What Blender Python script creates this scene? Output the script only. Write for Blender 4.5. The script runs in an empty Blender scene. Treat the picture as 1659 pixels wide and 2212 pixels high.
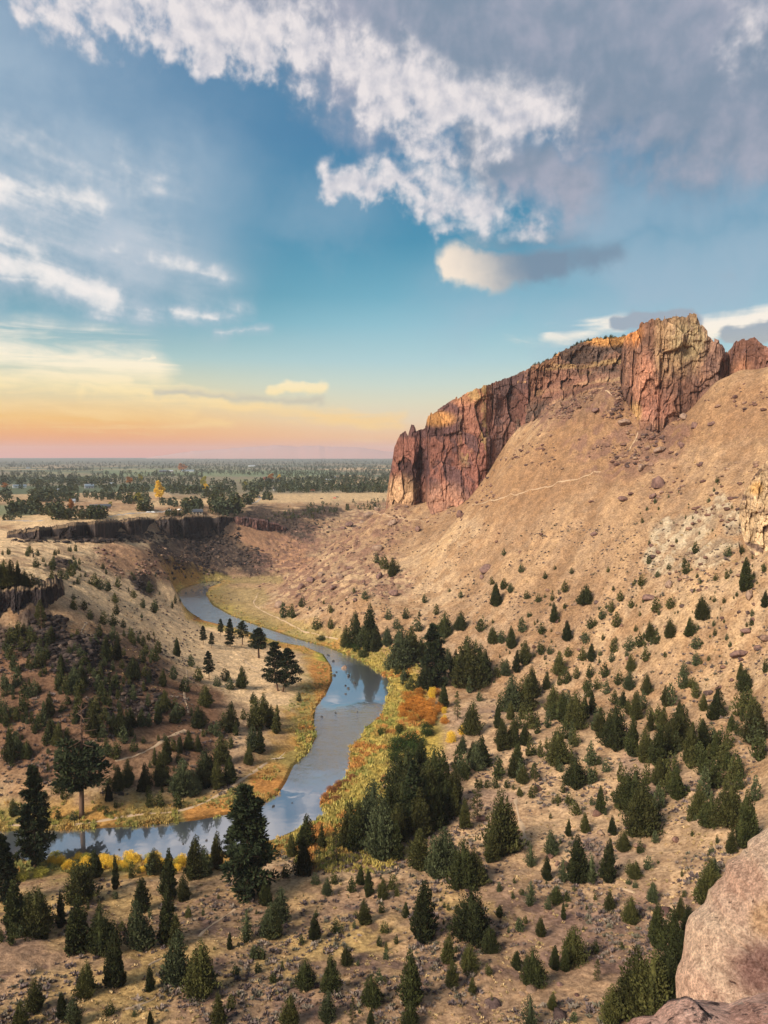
import bpy, math, random, numpy as np
from math import radians as RAD
rng = np.random.default_rng(7); random.seed(7)
S = bpy.context.scene
COL = S.collection

# ------------------------------------------------------------------ camera
H = 100.0                                   # eye height above the river
F, CU, CV = 1659.0, 829.5, 1106.0           # photograph measured on a 1659 x 2212 grid
PITCH = math.atan(120 / F)
cam_d = bpy.data.cameras.new('camera'); cam = bpy.data.objects.new('camera', cam_d); COL.objects.link(cam)
cam_d.sensor_fit = 'HORIZONTAL'; cam_d.sensor_width = 36; cam_d.lens = 36.0
cam_d.clip_start = 0.1; cam_d.clip_end = 120000
cam.location = (0, 0, H); cam.rotation_euler = (RAD(90) - PITCH, 0, 0)
S.camera = cam
S.view_settings.view_transform = 'Standard'; S.view_settings.look = 'None'
S.view_settings.exposure = 0.5; S.view_settings.gamma = 1.0
S.cycles.max_bounces = 6; S.cycles.diffuse_bounces = 3; S.cycles.glossy_bounces = 2
S.cycles.transmission_bounces = 2; S.cycles.volume_bounces = 0; S.cycles.transparent_max_bounces = 4
S.cycles.use_denoising = True

SUN_AZ, SUN_EL = -132.0, 36.0                # degrees from the view axis / above the horizon
sl = bpy.data.lights.new('sun', 'SUN'); sl.energy = 5.0; sl.angle = RAD(22); sl.color = (1.0, 0.86, 0.70)
so = bpy.data.objects.new('sun', sl); COL.objects.link(so)
so.rotation_euler = (RAD(90 - SUN_EL), 0, RAD(180 - SUN_AZ))
so.location = (-300, 0, 400)

def lin(c, a=None):
    o = []
    for x in c:
        x /= 255.0
        o.append(x / 12.92 if x <= .04045 else ((x + .055) / 1.055) ** 2.4)
    return tuple(o)

def ray(u, v):
    dx = (u - CU) / F; dy = -(v - CV) / F
    c, s = math.cos(PITCH), math.sin(PITCH)
    return dx, c + dy * s, -s + dy * c
def ae(u, v):
    x, y, z = ray(u, v)
    return math.degrees(math.atan2(x, y)), math.degrees(math.atan2(z, math.hypot(x, y)))
def at_z(u, v, z):
    x, y, w = ray(u, v); t = (z - H) / w
    return x * t, y * t, z
def at_d(u, v, D):
    x, y, w = ray(u, v); t = D / math.hypot(x, y)
    return x * t, y * t, H + w * t
def proj(x, y, z):
    c, s = math.cos(PITCH), math.sin(PITCH)
    d = y * c - (z - H) * s; up = y * s + (z - H) * c
    d = np.maximum(d, 1e-3)
    return CU + F * x / d, CV - F * up / d

# ------------------------------------------------------------------ node helpers
class E:
    """a node socket with arithmetic"""
    def __init__(s, t, k): s.t = t; s.k = k
    def m(s, op, *a, clamp=False):
        n = s.t.nodes.new('ShaderNodeMath'); n.operation = op; n.use_clamp = clamp
        for i, x in enumerate((s,) + a):
            if isinstance(x, E): s.t.links.new(x.k, n.inputs[i])
            else: n.inputs[i].default_value = x
        return E(s.t, n.outputs[0])
    def __add__(s, o): return s.m('ADD', o)
    def __sub__(s, o): return s.m('SUBTRACT', o)
    def __mul__(s, o): return s.m('MULTIPLY', o)
    def clamp(s): return s.m('ADD', 0.0, clamp=True)
    def max(s, o): return s.m('MAXIMUM', o)
    def smooth(s, a, b, lo=0.0, hi=1.0, kind='SMOOTHSTEP'):
        n = s.t.nodes.new('ShaderNodeMapRange'); n.interpolation_type = kind
        s.t.links.new(s.k, n.inputs[0])
        for i, x in enumerate((a, b, lo, hi)): n.inputs[i + 1].default_value = x
        return E(s.t, n.outputs[0])
def vec(t, x, y, z=0.0):
    n = t.nodes.new('ShaderNodeCombineXYZ')
    for i, a in enumerate((x, y, z)):
        if isinstance(a, E): t.links.new(a.k, n.inputs[i])
        else: n.inputs[i].default_value = a
    return E(t, n.outputs[0])
def noise(t, v, scale, detail=4, rough=.55, dist=0.0, dim='3D', col=False):
    n = t.nodes.new('ShaderNodeTexNoise'); n.noise_dimensions = dim
    n.inputs['Scale'].default_value = scale; n.inputs['Detail'].default_value = detail
    n.inputs['Roughness'].default_value = rough; n.inputs['Distortion'].default_value = dist
    if v is not None: t.links.new(v.k, n.inputs['Vector'])
    return E(t, n.outputs['Color' if col else 'Fac'])
def mix(t, f, a, b, mode='MIX'):
    n = t.nodes.new('ShaderNodeMix'); n.data_type = 'RGBA'; n.blend_type = mode
    for i, x in ((0, f), (6, a), (7, b)):
        if isinstance(x, E): t.links.new(x.k, n.inputs[i])
        elif i == 0: n.inputs[i].default_value = x
        else: n.inputs[i].default_value = tuple(x)[:3] + (1.0,)
    return E(t, n.outputs[2])
def ramp(t, f, stops):
    n = t.nodes.new('ShaderNodeValToRGB'); t.links.new(f.k, n.inputs[0]); r = n.color_ramp
    while len(r.elements) > 1: r.elements.remove(r.elements[-1])
    r.elements[0].position = stops[0][0]; r.elements[0].color = tuple(stops[0][1]) + (1,)
    for p, c in stops[1:]:
        e = r.elements.new(p); e.color = tuple(c) + (1,)
    return E(t, n.outputs[0])
def vm(t, op, a, b=None, out=0, c=None):
    n = t.nodes.new('ShaderNodeVectorMath'); n.operation = op
    for i, x in enumerate((a, b, c)):
        if x is None: continue
        if isinstance(x, E): t.links.new(x.k, n.inputs[i])
        else: n.inputs[i].default_value = x
    return E(t, n.outputs[out])

# ------------------------------------------------------------------ sky
W = bpy.data.worlds.new('World'); S.world = W; W.use_nodes = True
T = W.node_tree; T.nodes.clear()
tc = T.nodes.new('ShaderNodeTexCoord'); sp = T.nodes.new('ShaderNodeSeparateXYZ')
T.links.new(tc.outputs['Generated'], sp.inputs[0])
dx, dy, dz = (E(T, o) for o in sp.outputs)
az = dx.m('ARCTAN2', dy) * 57.29578
el = dz.m('ARCSINE') * 57.29578
AE = vec(T, az, el)
fine = noise(T, AE, .62, 7, .55, .1, '2D')              # billows
fineL = noise(T, vec(T, az - .42, el - .5), .62, 5, .55, .1, '2D')
broad = noise(T, AE, .11, 5, .55, .3, '2D')
wisp = noise(T, vec(T, az * .07, (el + az * .22) * .33), 1.0, 6, .54, .35, '2D')
flat = noise(T, vec(T, az * .07 + 40, el * .75), 1.0, 6, .6, .5, '2D')
wob = (broad - .5) * 3.0
mid_ = noise(T, vec(T, az + 31, el + 17), .24, 4, .55, .2, '2D')
AEW = vec(T, az + wob * 1.3 + (fine - .5) * 1.2, el + (mid_ - .5) * 5.0 + (fine - .5) * 1.3)
AEB = vec(T, az + wob + (mid_ - .5) * 1.5, el + (mid_ - .5) * 3.2 + (fine - .5) * .5)
AES = vec(T, az + wob * .8, el + (mid_ - .5) * 1.8 + (wisp - .5) * 1.2)
def cap(P, u0, v0, u1, v1, r, w=1.0, lin_=False):
    a = ae(u0, v0); b = ae(u1, v1); k = 57.3 / F
    ba = (b[0] - a[0], b[1] - a[1], 0); L2 = ba[0] ** 2 + ba[1] ** 2 + 1e-9
    pa = vm(T, 'SUBTRACT', P, (a[0], a[1], 0))
    h = vm(T, 'DOT_PRODUCT', pa, tuple(x / L2 for x in ba), 1).clamp()
    q = vm(T, 'SCALE', ba); T.links.new(h.k, q.k.node.inputs['Scale'])
    d = vm(T, 'DISTANCE', pa, q, 1)
    return d.smooth(0, r * k, w, 0, 'LINEAR' if lin_ else 'SMOOTHSTEP')
LAST = [None]
def union(P, L, lin_=False):
    o = None                                  # each step leans on the one before, which keeps the shader's stack short
    for c in L:
        pv_ = LAST[0]; Pk = P if pv_ is None else vm(T, 'MULTIPLY_ADD', pv_, (1e-9, 0, 0), c=P)
        m = cap(Pk, *c, lin_=lin_); o = m if o is None else o.max(m); LAST[0] = o
    return o
def fel(v): return (ae(CU, v)[1] + 2) / 62
LEFT = [(992, (246, 128, 100)), (975, (255, 122, 50)), (945, (255, 160, 52)), (910, (255, 194, 94)), (870, (240, 214, 160)),
        (830, (216, 214, 180)), (780, (172, 203, 200)), (700, (92, 163, 183)), (640, (62, 142, 168)), (520, (66, 142, 174)),
        (300, (84, 138, 174)), (60, (98, 138, 174)), (-200, (140, 158, 182)), (-600, (170, 182, 198))]
RIGHT = [(992, (236, 150, 140)), (975, (250, 158, 126)), (945, (254, 192, 130)), (910, (242, 213, 174)), (870, (226, 220, 190)),
         (830, (204, 219, 206)), (780, (176, 210, 214)), (700, (140, 193, 208)), (640, (108, 174, 196)), (520, (64, 144, 176)),
         (300, (66, 128, 168)), (60, (72, 128, 164)), (-200, (140, 158, 182)), (-600, (170, 182, 198))]
fe = (el + 2) * (1 / 62)
gl = ramp(T, fe, [(fel(v), lin(c)) for v, c in LEFT]); gr = ramp(T, fe, [(fel(v), lin(c)) for v, c in RIGHT])
sky = mix(T, az.smooth(ae(150, 900)[0], ae(900, 900)[0]), gl, gr)
nis = T.nodes.new('ShaderNodeTexSky'); nis.sky_type = 'NISHITA'; nis.sun_disc = False
nis.sun_elevation = RAD(SUN_EL); nis.sun_rotation = RAD(SUN_AZ)
nsc = vm(T, 'SCALE', E(T, nis.outputs[0])); nsc.k.node.inputs['Scale'].default_value = 0.1
sky = mix(T, .08, sky, nsc)
# thin right-hand brightening and lavender veils
veil = union(AEW, [(-60, 170, 330, 430, 330, .9), (120, 230, 420, 400, 230, .8), (480, 440, 760, 470, 120, .4), (1250, 640, 1700, 560, 190, .75),
                   (950, 640, 1250, 650, 130, .55), (1300, 470, 1700, 430, 150, .7), (-60, 60, 80, 110, 120, .5), (-80, 430, 280, 540, 210, 1.0), (-80, 600, 200, 640, 70, .7)])
sky = mix(T, veil * broad.smooth(.2, .75, .35, .95), sky, lin((165, 186, 205)))
wv2 = union(AES, [(-80, 440, 250, 560, 230, 1.0), (150, 430, 420, 620, 150, .6), (-80, 640, 240, 650, 60, .5)])
sky = mix(T, wv2 * (wisp * .8 + fine * .3).smooth(.25, .8, .12, .8), sky, lin((206, 212, 220)))
# the cloud bank: bright ragged lower edge fading up into a grey sheet
pf = union(AEB, [(110, -50, 420, 25, 120), (400, 30, 640, 95, 105), (640, 85, 860, 180, 112), (850, 165, 1040, 255, 105), (1060, 220, 1190, 240, 95, .8),
                 (715, 392, 900, 398, 66, .9), (850, 388, 1020, 446, 88, .9), (930, 330, 1070, 275, 95, .7), (1000, 440, 1180, 475, 70, .55),
                 (930, 500, 1010, 490, 44, .6), (1610, 50, 1720, 10, 130, .6), (775, 241, 800, 241, 26, .7)], True)
sheet = union(AEW, [(480, -160, 900, 0, 250), (760, 60, 1100, 170, 150), (800, -60, 1720, 30, 330), (1130, 130, 1720, 220, 210), (1010, 330, 1240, 395, 120, .75)], True)
shm = (sheet * 1.5 + (broad - .5) * .7 + (fine - .5) * .25).smooth(.12, .95)
sky = mix(T, shm * .92, sky, mix(T, (broad * .7 + fine * .3).smooth(.34, .66), lin((130, 147, 167)), lin((170, 172, 188))))
pm = (pf * 1.2 + (fine - .5) * az.smooth(-6, 9, 1.7, .8) + (mid_ - .5) * 1.2).smooth(.22, 1.0)
lit = ((fine - fineL) * 1.7 + .45 + pm * .25).clamp()
pc = mix(T, lit, lin((180, 184, 199)), lin((241, 233, 232)))
sky = mix(T, pm * pf.smooth(0, .4) * .9, sky, pc)
# streaks on the left
st = union(AES, [(-80, 340, 330, 420, 150, .6), (-80, 395, 220, 450, 90, .95), (-80, 500, 90, 560, 110, 1.0), (0, 565, 245, 640, 70, 1.1),
                 (-80, 590, 90, 620, 36, .8), (250, 664, 520, 684, 48, .72), (385, 674, 465, 677, 34, .95), (470, 716, 580, 718, 24, .8),
                 (230, 540, 480, 592, 44, .62), (200, 430, 380, 500, 90, .45)], True)
sm = (st * .95 + (wisp - .5) * 1.3 + (fine - .5) * .75).smooth(.08, 1.2)
sky = mix(T, sm * st.smooth(0, .4), sky, mix(T, sm.smooth(.2, .8), lin((190, 200, 212)), lin((247, 241, 237))))
# lens-shaped cloud
AEL = vec(T, az + wob * .3 + (fine - .5) * 1.4, el + (mid_ - .5) * 1.4 + (fine - .5) * 1.1)
lc = union(AEL, [(975, 570, 1080, 588, 62, 1.0), (1060, 584, 1200, 574, 56, .95), (1140, 566, 1330, 552, 54, .6), (1000, 525, 1260, 515, 46, .32)])
lm = (lc * 1.2 + (fine - .5) * .3).smooth(.12, .88)
lx = (az + (fine - .5) * 1.6 - (el - ae(1000, 578)[1]) * -.5).smooth(ae(955, 575)[0], ae(1150, 575)[0])
sky = mix(T, lm * .95, sky, mix(T, lx, lin((252, 234, 214)), lin((118, 142, 164))))
# low cream and yellow bands
cb = union(AES, [(-80, 745, 330, 790, 80, 1.0), (-80, 805, 260, 820, 44, .9), (-80, 905, 500, 920, 26, .5), (620, 915, 860, 925, 20, .4), (170, 832, 500, 868, 34, 1.0), (430, 868, 860, 908, 30, .9),
                 (-80, 868, 420, 890, 34, .75), (590, 838, 640, 832, 16, 1.0), (630, 830, 700, 842, 18, 1.1), (1500, 705, 1720, 672, 36, 1.2), (1180, 722, 1340, 700, 36, .75),
                 (1090, 745, 1200, 735, 30, .4), (290, 775, 340, 772, 12, 1.1)], True)
cm = (cb * 1.05 + (flat - .5) * 2.2 + (wisp - .5) * .4).smooth(.15, 1.1)
sky = mix(T, cm * cb.smooth(0, .4), sky, ramp(T, fe, [(fel(905), lin((255, 212, 138))), (fel(850), lin((255, 232, 176))), (fel(800), lin((255, 243, 214))), (fel(720), lin((252, 243, 230)))]))
gb = union(AES, [(1590, 722, 1760, 700, 34, 1.0), (1330, 698, 1520, 682, 24, .85), (330, 846, 700, 866, 24, .5), (1480, 600, 1600, 590, 30, .3)], True)
sky = mix(T, (gb * 1.4 + (flat - .5) * .8).smooth(.3, .8) * gb.smooth(0, .2), sky, ramp(T, fe, [(fel(870), lin((208, 200, 176))), (fel(720), lin((158, 172, 186)))]))
bg = T.nodes.new('ShaderNodeBackground'); bg.inputs[1].default_value = 0.707
T.links.new(sky.k, bg.inputs[0])
wo = T.nodes.new('ShaderNodeOutputWorld'); T.links.new(bg.outputs[0], wo.inputs[0])
W.cycles.sampling_method = 'MANUAL'; W.cycles.sample_map_resolution = 512

# ------------------------------------------------------------------ numpy noise
def _h(i, j, k, seed):
    n = (i.astype(np.int64) * 374761393 + j.astype(np.int64) * 668265263 + k.astype(np.int64) * 2147483647 + seed * 974711) & 0xffffffff
    n = ((n ^ (n >> 13)) * 1274126177) & 0xffffffff
    n = ((n ^ (n >> 16)) * 2246822519) & 0xffffffff
    return ((n ^ (n >> 15)) & 0xffffff) / float(0xffffff)
def vn(x, y, z=None, seed=0):
    x = np.asarray(x, float); y = np.asarray(y, float); z = np.zeros_like(x) if z is None else np.asarray(z, float)
    i, j, k = np.floor(x), np.floor(y), np.floor(z); fx, fy, fz = x - i, y - j, z - k
    fx, fy, fz = (f * f * f * (f * (f * 6 - 15) + 10) for f in (fx, fy, fz))
    flat_ = not np.any(z)
    def pl(kk):
        a = _h(i, j, kk, seed); b = _h(i + 1, j, kk, seed); c = _h(i, j + 1, kk, seed); d = _h(i + 1, j + 1, kk, seed)
        return (a + (b - a) * fx) * (1 - fy) + (c + (d - c) * fx) * fy
    if flat_: return pl(k)
    return pl(k) * (1 - fz) + pl(k + 1) * fz
def fbm(x, y, z=None, o=4, g=.5, seed=0, ridged=False):
    r = 0; a = 1.0; t = 0; x = np.asarray(x, float); y = np.asarray(y, float)
    for q in range(o):
        n = vn(x, y, z, seed + q * 17)
        if ridged: n = 1 - np.abs(2 * n - 1)
        r = r + a * n; t += a; a *= g; x = x * 2.03 + 3.1; y = y * 2.03 + 1.7
        if z is not None: z = np.asarray(z) * 2.03 + 5.2
    return r / t
def cells(x, y, seed=0):
    """2-D cellular: random value of the nearest cell, and distance to its border"""
    i, j = np.floor(x), np.floor(y); b1 = np.full(x.shape, 9.); b2 = b1.copy(); val = np.zeros(x.shape); sx = np.zeros(x.shape); sy = np.zeros(x.shape)
    zz = np.zeros_like(i)
    for a in (-1, 0, 1):
        for b in (-1, 0, 1):
            px = i + a + .1 + .8 * _h(i + a, j + b, zz, seed); py = j + b + .1 + .8 * _h(i + a, j + b, zz + 1, seed)
            d = np.hypot(x - px, y - py); v = _h(i + a, j + b, zz + 2, seed)
            n = d < b1
            b2 = np.where(n, b1, np.minimum(b2, d)); val = np.where(n, v, val); b1 = np.where(n, d, b1)
            sx = np.where(n, x - px, sx); sy = np.where(n, y - py, sy)
    return val, b2 - b1, sx, sy
def sst(a, b, x):
    t = np.clip((x - a) / (b - a), 0, 1); return t * t * (3 - 2 * t)

# ------------------------------------------------------------------ mesh helpers
def mesh_np(name, V, Q, mats=(), parent=None, col=None, smooth=False, midx=None, link=True):
    """V (n,3), Q (m,k) faces -> ONE mesh object"""
    me = bpy.data.meshes.new(name); V = np.asarray(V, np.float32); Q = np.asarray(Q, np.int32)
    me.vertices.add(len(V)); me.vertices.foreach_set('co', V.ravel())
    k = Q.shape[1]; me.loops.add(Q.size); me.loops.foreach_set('vertex_index', Q.ravel())
    me.polygons.add(len(Q)); me.polygons.foreach_set('loop_start', np.arange(0, Q.size, k, dtype=np.int32))
    if smooth: me.polygons.foreach_set('use_smooth', np.ones(len(Q), bool))
    for m in mats: me.materials.append(m)
    if midx is not None: me.polygons.foreach_set('material_index', np.asarray(midx, np.int32))
    if col is not None:
        a = me.color_attributes.new('Col', 'FLOAT_COLOR', 'POINT'); c = np.ones((len(V), 4), np.float32); c[:, :3] = col
        a.data.foreach_set('color', c.ravel())
    me.update(calc_edges=True); me.validate()
    o = bpy.data.objects.new(name, me)
    if parent is not None: o.parent = parent
    if link: COL.objects.link(o)
    return o
def tag(o, label=None, cat=None, group=None, kind=None):
    for k, v in (('label', label), ('category', cat), ('group', group), ('kind', kind)):
        if v: o[k] = v
    return o
def gridfaces(n, m, wrap=False):
    i, j = np.meshgrid(np.arange(n - 1), np.arange(m if wrap else m - 1), indexing='ij'); j2 = (j + 1) % m
    return np.stack([i * m + j, i * m + j2, (i + 1) * m + j2, (i + 1) * m + j], -1).reshape(-1, 4)
def material(name, build):
    m = bpy.data.materials.new(name); m.use_nodes = True; t = m.node_tree
    p = t.nodes['Principled BSDF']; p.inputs['Roughness'].default_value = .9
    p.inputs['Specular IOR Level'].default_value = .15
    build(t, p); return m
def setc(t, p, e): t.links.new(e.k, p.inputs['Base Color'])
def attr(t, name='Col'):
    n = t.nodes.new('ShaderNodeVertexColor'); n.layer_name = name; return E(t, n.outputs[0])
def opos(t, kind='Object'):
    n = t.nodes.new('ShaderNodeTexCoord'); return E(t, n.outputs[kind])
def wpos(t):
    n = t.nodes.new('ShaderNodeNewGeometry'); return E(t, n.outputs['Position'])
def bump(t, p, h, strength=.5, dist=.2):
    n = t.nodes.new('ShaderNodeBump'); n.inputs['Strength'].default_value = strength; n.inputs['Distance'].default_value = dist
    t.links.new(h.k, n.inputs['Height']); t.links.new(n.outputs[0], p.inputs['Normal'])

# ------------------------------------------------------------------ terrain: plan-view control points
LB = [(430, 1261), (395, 1272), (384, 1283), (392, 1302), (412, 1322), (440, 1340), (480, 1350), (530, 1362), (600, 1385), (660, 1397), (700, 1413),
      (718, 1440), (720, 1470), (706, 1500), (683, 1530), (680, 1560), (685, 1592), (668, 1628), (636, 1655), (620, 1690), (602, 1718),
      (560, 1740), (520, 1756), (420, 1774), (300, 1786), (190, 1792), (100, 1796), (0, 1797), (-200, 1797), (-500, 1790)]
RB = [(-500, 1850), (-200, 1856), (0, 1857), (100, 1857), (200, 1857), (330, 1856), (420, 1850), (500, 1836), (560, 1822), (600, 1808), (650, 1786), (690, 1766),
      (706, 1754), (690, 1742), (694, 1718), (722, 1692), (750, 1680), (752, 1650), (756, 1612), (778, 1592), (786, 1572), (816, 1550), (829, 1528),
      (836, 1500), (843, 1482), (834, 1464), (800, 1440), (756, 1418), (700, 1397), (650, 1384), (600, 1367), (540, 1347), (492, 1327),
      (458, 1308), (443, 1284), (452, 1268), (476, 1260), (476, 1256), (450, 1257)]
RIV = np.array([at_z(u, v, 0)[:2] for u, v in LB[::-1]][::-1] + [at_z(u, v, 0)[:2] for u, v in RB])
def river_sd(x, y):
    """distance to the river outline, negative inside"""
    d = np.full(x.shape, 1e9); ins = np.zeros(x.shape, bool); n = len(RIV)
    for i in range(n):
        ax, ay = RIV[i]; bx, by = RIV[(i + 1) % n]; ex, ey = bx - ax, by - ay
        t = np.clip(((x - ax) * ex + (y - ay) * ey) / (ex * ex + ey * ey + 1e-9), 0, 1)
        d = np.minimum(d, np.hypot(x - ax - t * ex, y - ay - t * ey))
        c = ((ay > y) != (by > y)) & (x < ex * (y - ay) / (ey + 1e-12) + ax); ins ^= c
    return np.where(ins, -d, d)
CZ = """0 2212 14;400 2212 13;800 2212 13;1200 2212 15;1400 2212 18;-400 2212 14;0 2000 7;400 2000 6;800 2000 7;1200 2000 10;1450 2000 14
0 1890 2;300 1895 2.5;600 1855 2;700 1800 1.5;800 1880 4;1000 1850 6;1200 1850 9;1500 1850 16;1750 1850 28
820 1700 2;1000 1650 4;1200 1700 8;1400 1700 13;1600 1700 21;860 1560 1.5;1000 1550 4;1100 1560 7;1300 1560 13;1500 1560 20;1640 1560 28
900 1470 2;1000 1450 6;1200 1450 13;770 1400 1.5;900 1400 8;700 1380 2.5;620 1350 2.5;560 1320 2;500 1300 1.5;540 1280 3;580 1252 4
350 1292 5;420 1352 2;480 1375 2.5;600 1430 2.5;650 1430 1.5;640 1520 1.5;580 1550 3;600 1640 1.5;500 1690 2;400 1740 1.5;200 1772 1.2;0 1778 1.2
480 1600 5;450 1500 8;400 1650 4;200 1700 5;0 1720 4;500 1450 7;520 1400 5;440 1400 9;400 1340 9
0 1600 13;200 1600 12;350 1560 11;0 1500 22;200 1500 20;350 1450 16;0 1400 32;150 1400 31;300 1380 23;380 1330 13;0 1340 40;120 1340 39;250 1330 29
0 1285 49;100 1280 47;200 1280 38;300 1280 25;360 1270 13;0 1210 53;60 1210 51;150 1215 45;250 1220 37;330 1220 29;400 1230 14
-250 1600 14;-250 1400 35;-250 1210 55;480 1250 2;560 1245 2;600 1235 4
0 1170 44;100 1175 42;200 1185 38;300 1180 33;400 1190 20;500 1200 13;550 1160 24;100 1160 42;300 1150 40;450 1160 27;530 1140 32
20 1146 45;100 1138 46;300 1120 46;450 1112 45;560 1102 43;640 1093 42;720 1086 40;620 1180 14;700 1150 24;760 1113 34
0 1120 45;200 1105 44;400 1095 43;-300 1130 45;-300 1170 46
700 1300 14;800 1300 20;800 1380 8;900 1200 37;900 1300 20;1200 1480 9;1300 1480 14;1640 1450 33"""
CD = """840 1095 590;760 1150 575;700 1195 568;640 1245 560;1200 1300 353;1200 1100 423;1200 878 530;1100 945 580;1075 1000 584;1140 916 570;1250 868 512;1050 1300 385;1050 1200 432;1050 1060 540
925 1120 558;1000 1090 550;1100 1000 502;1300 848 495;1300 895 478;1340 845 488;1400 922 462;1450 928 458;1500 872 455;1560 832 450;1659 800 440;1800 790 430
1350 1300 330;1350 1100 395;1500 1300 302;1500 1100 365;1500 1000 405;1640 1300 285;1640 1170 322;1640 1000 372;1800 1300 262;1800 1000 340
2000 1000 300;2000 1300 240;2000 800 400"""
CP = """850 720 30;1000 700 40;1200 690 50;1430 640 60;1659 600 60;700 650 12;640 625 4;760 690 18;850 900 40;1200 900 40;1659 900 50;-200 1000 43;300 1000 42;700 1100 39
100 60 14;800 60 13;1500 60 22;830 20 14;2200 100 40;-700 100 18;-700 300 20;2300 250 80"""
ctl = []
for a in CZ.replace('\n', ';').split(';'):
    u, v, z = map(float, a.split()); ctl.append(at_z(u, v, z))
for a in CD.replace('\n', ';').split(';'):
    u, v, d = map(float, a.split()); ctl.append(at_d(u, v, d))
for a in CP.replace('\n', ';').split(';'):
    u, d, z = map(float, a.split()); p = at_d(u, 986, d); ctl.append((p[0], p[1], z))
ctl = np.array(ctl)
def phi(r2): return -np.sqrt(r2 / 1e4 + .04)
A = phi(((ctl[:, None, :2] - ctl[None, :, :2]) ** 2).sum(-1)) + np.eye(len(ctl)) * .006
Pm = np.c_[np.ones(len(ctl)), ctl[:, :2] / 100]
M_ = np.block([[A, Pm], [Pm.T, np.zeros((3, 3))]])
sol = np.linalg.solve(M_, np.r_[ctl[:, 2], 0, 0, 0])
def rbf(x, y):
    o = sol[-3] + sol[-2] * x / 100 + sol[-1] * y / 100
    for i in range(len(ctl)): o = o + sol[i] * phi((x - ctl[i, 0]) ** 2 + (y - ctl[i, 1]) ** 2)
    return o

th = np.unique(np.r_[np.linspace(-75, -31, 60), np.linspace(-31, 31, 830), np.linspace(31, 75, 60)]); TH = np.radians(th)
Ds = np.r_[np.exp(np.linspace(math.log(24), math.log(120), 60))[:-1], np.exp(np.linspace(math.log(120), math.log(900), 620))[:-1],
           np.exp(np.linspace(math.log(900), math.log(17000), 170))]
DD, AA = np.meshgrid(Ds, TH, indexing='ij'); X = DD * np.sin(AA); Y = DD * np.cos(AA)
Z = rbf(X, Y)
plain = 43 - 11 * sst(900, 3500, DD) + 38 * sst(3000, 16000, DD) + (fbm(X / 900, Y / 900, o=3, seed=5) - .5) * 9 * sst(1200, 3000, DD)
Z = Z + (plain - Z) * sst(820, 1150, DD)
SD = river_sd(X, Y)
# uneven ground
U_, V_ = proj(X, Y, Z)
slope_amt = sst(6, 25, SD)
Z = Z + slope_amt * ((fbm(X / 45, Y / 45, o=3, seed=1) - .5) * 4.0 * sst(4, 25, Z) * (1 - sst(900, 1500, DD)) + (fbm(X / 9, Y / 9, o=3, seed=2) - .5) * 1.5
                     + (fbm(X / 2.2, Y / 2.2, o=2, seed=3) - .5) * .55)
down = (X * .80 - Y * .60); along = (X * .60 + Y * .80)
gul = fbm((down + (fbm(X / 30, Y / 30, o=2, seed=12) - .5) * 14) / 17, along / 150, o=3, seed=11, ridged=True)
hillm = sst(12, 40, Z) * (1 - sst(620, 760, DD)) * sst(-60, 30, X)
Z = Z + hillm * (gul - .6) * 4.5
bank = .35 + .05 * np.clip(SD, 0, 30)
Z = np.where(SD > 0, bank + (np.maximum(Z, .7) - bank) * sst(1.5, 16, SD), -.35 - np.minimum(-SD, 6) * .2)
Z = np.where((SD > 0) & (SD < 1.2), Z - .5 * (1 - SD / 1.2), Z)

def zone(L, warp=28, seed=3):
    """soft mask from capsules (u0 v0 u1 v1 r) traced on the photograph, measured on the terrain itself"""
    wu = U_ + (fbm(X / 14, Y / 14, o=3, seed=seed) - .5) * warp * 2; wv = V_ + (fbm(X / 14 + 50, Y / 14, o=3, seed=seed + 9) - .5) * warp * .9
    o = np.zeros(U_.shape)
    for u0, v0, u1, v1, r in L:
        ex, ey = u1 - u0, (v1 - v0) * 1.0
        t = np.clip(((wu - u0) * ex + (wv - v0) * ey) / (ex * ex + ey * ey + 1e-9), 0, 1)
        o = np.maximum(o, 1 - sst(.55, 1.1, np.hypot(wu - u0 - t * ex, wv - v0 - t * ey) / r))
    return o
def over(c, m, col): return c + (np.array(col)[None, None, :] - c) * m[..., None]
U_, V_ = proj(X, Y, Z)
ntalus = zone([(70, 1340, 120, 1400, 45), (130, 1385, 230, 1430, 28), (200, 1450, 320, 1540, 20), (0, 1370, 60, 1390, 30), (300, 1255, 320, 1270, 22), (120, 1220, 150, 1222, 18),
               (400, 1155, 480, 1195, 48), (450, 1190, 560, 1222, 34), (340, 1190, 480, 1250, 20), (60, 1165, 330, 1160, 11), (560, 1110, 660, 1150, 28), (600, 1120, 720, 1105, 18)], 20)
blocky = cells(X / 2.4, Y / 2.4, 4)
Z = Z + ntalus * (blocky[0] - .3) * 1.5
scree = zone([(1440, 1165, 1520, 1120, 34), (1480, 1200, 1570, 1175, 26), (1545, 1090, 1600, 1130, 30), (1400, 1200, 1440, 1215, 20)], 60)
blk2 = cells(X / 3.0 + 9, Y / 3.0, 6)
Z = Z + scree * (blk2[0] - .4) * 1.6
rough = zone([(600, 1210, 840, 1130, 60), (800, 1200, 850, 1260, 50), (1290, 980, 1420, 960, 70), (1160, 890, 1340, 860, 40), (640, 1270, 800, 1240, 50)], 40)
ledge0 = zone([(1165, 880, 1240, 850, 34), (1230, 860, 1340, 835, 55), (1290, 900, 1350, 880, 30), (1390, 930, 1470, 945, 26)], 26)
lc_ = cells(X / 4.6, Y / 4.6, 14); Z = Z + ledge0 * ((lc_[0] - .4) * 3.4)
Z = Z + rough * (np.maximum(cells(X / 4.2, Y / 4.2, 8)[0] - .45, 0)) * 2.6
U_, V_ = proj(X, Y, Z)

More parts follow.
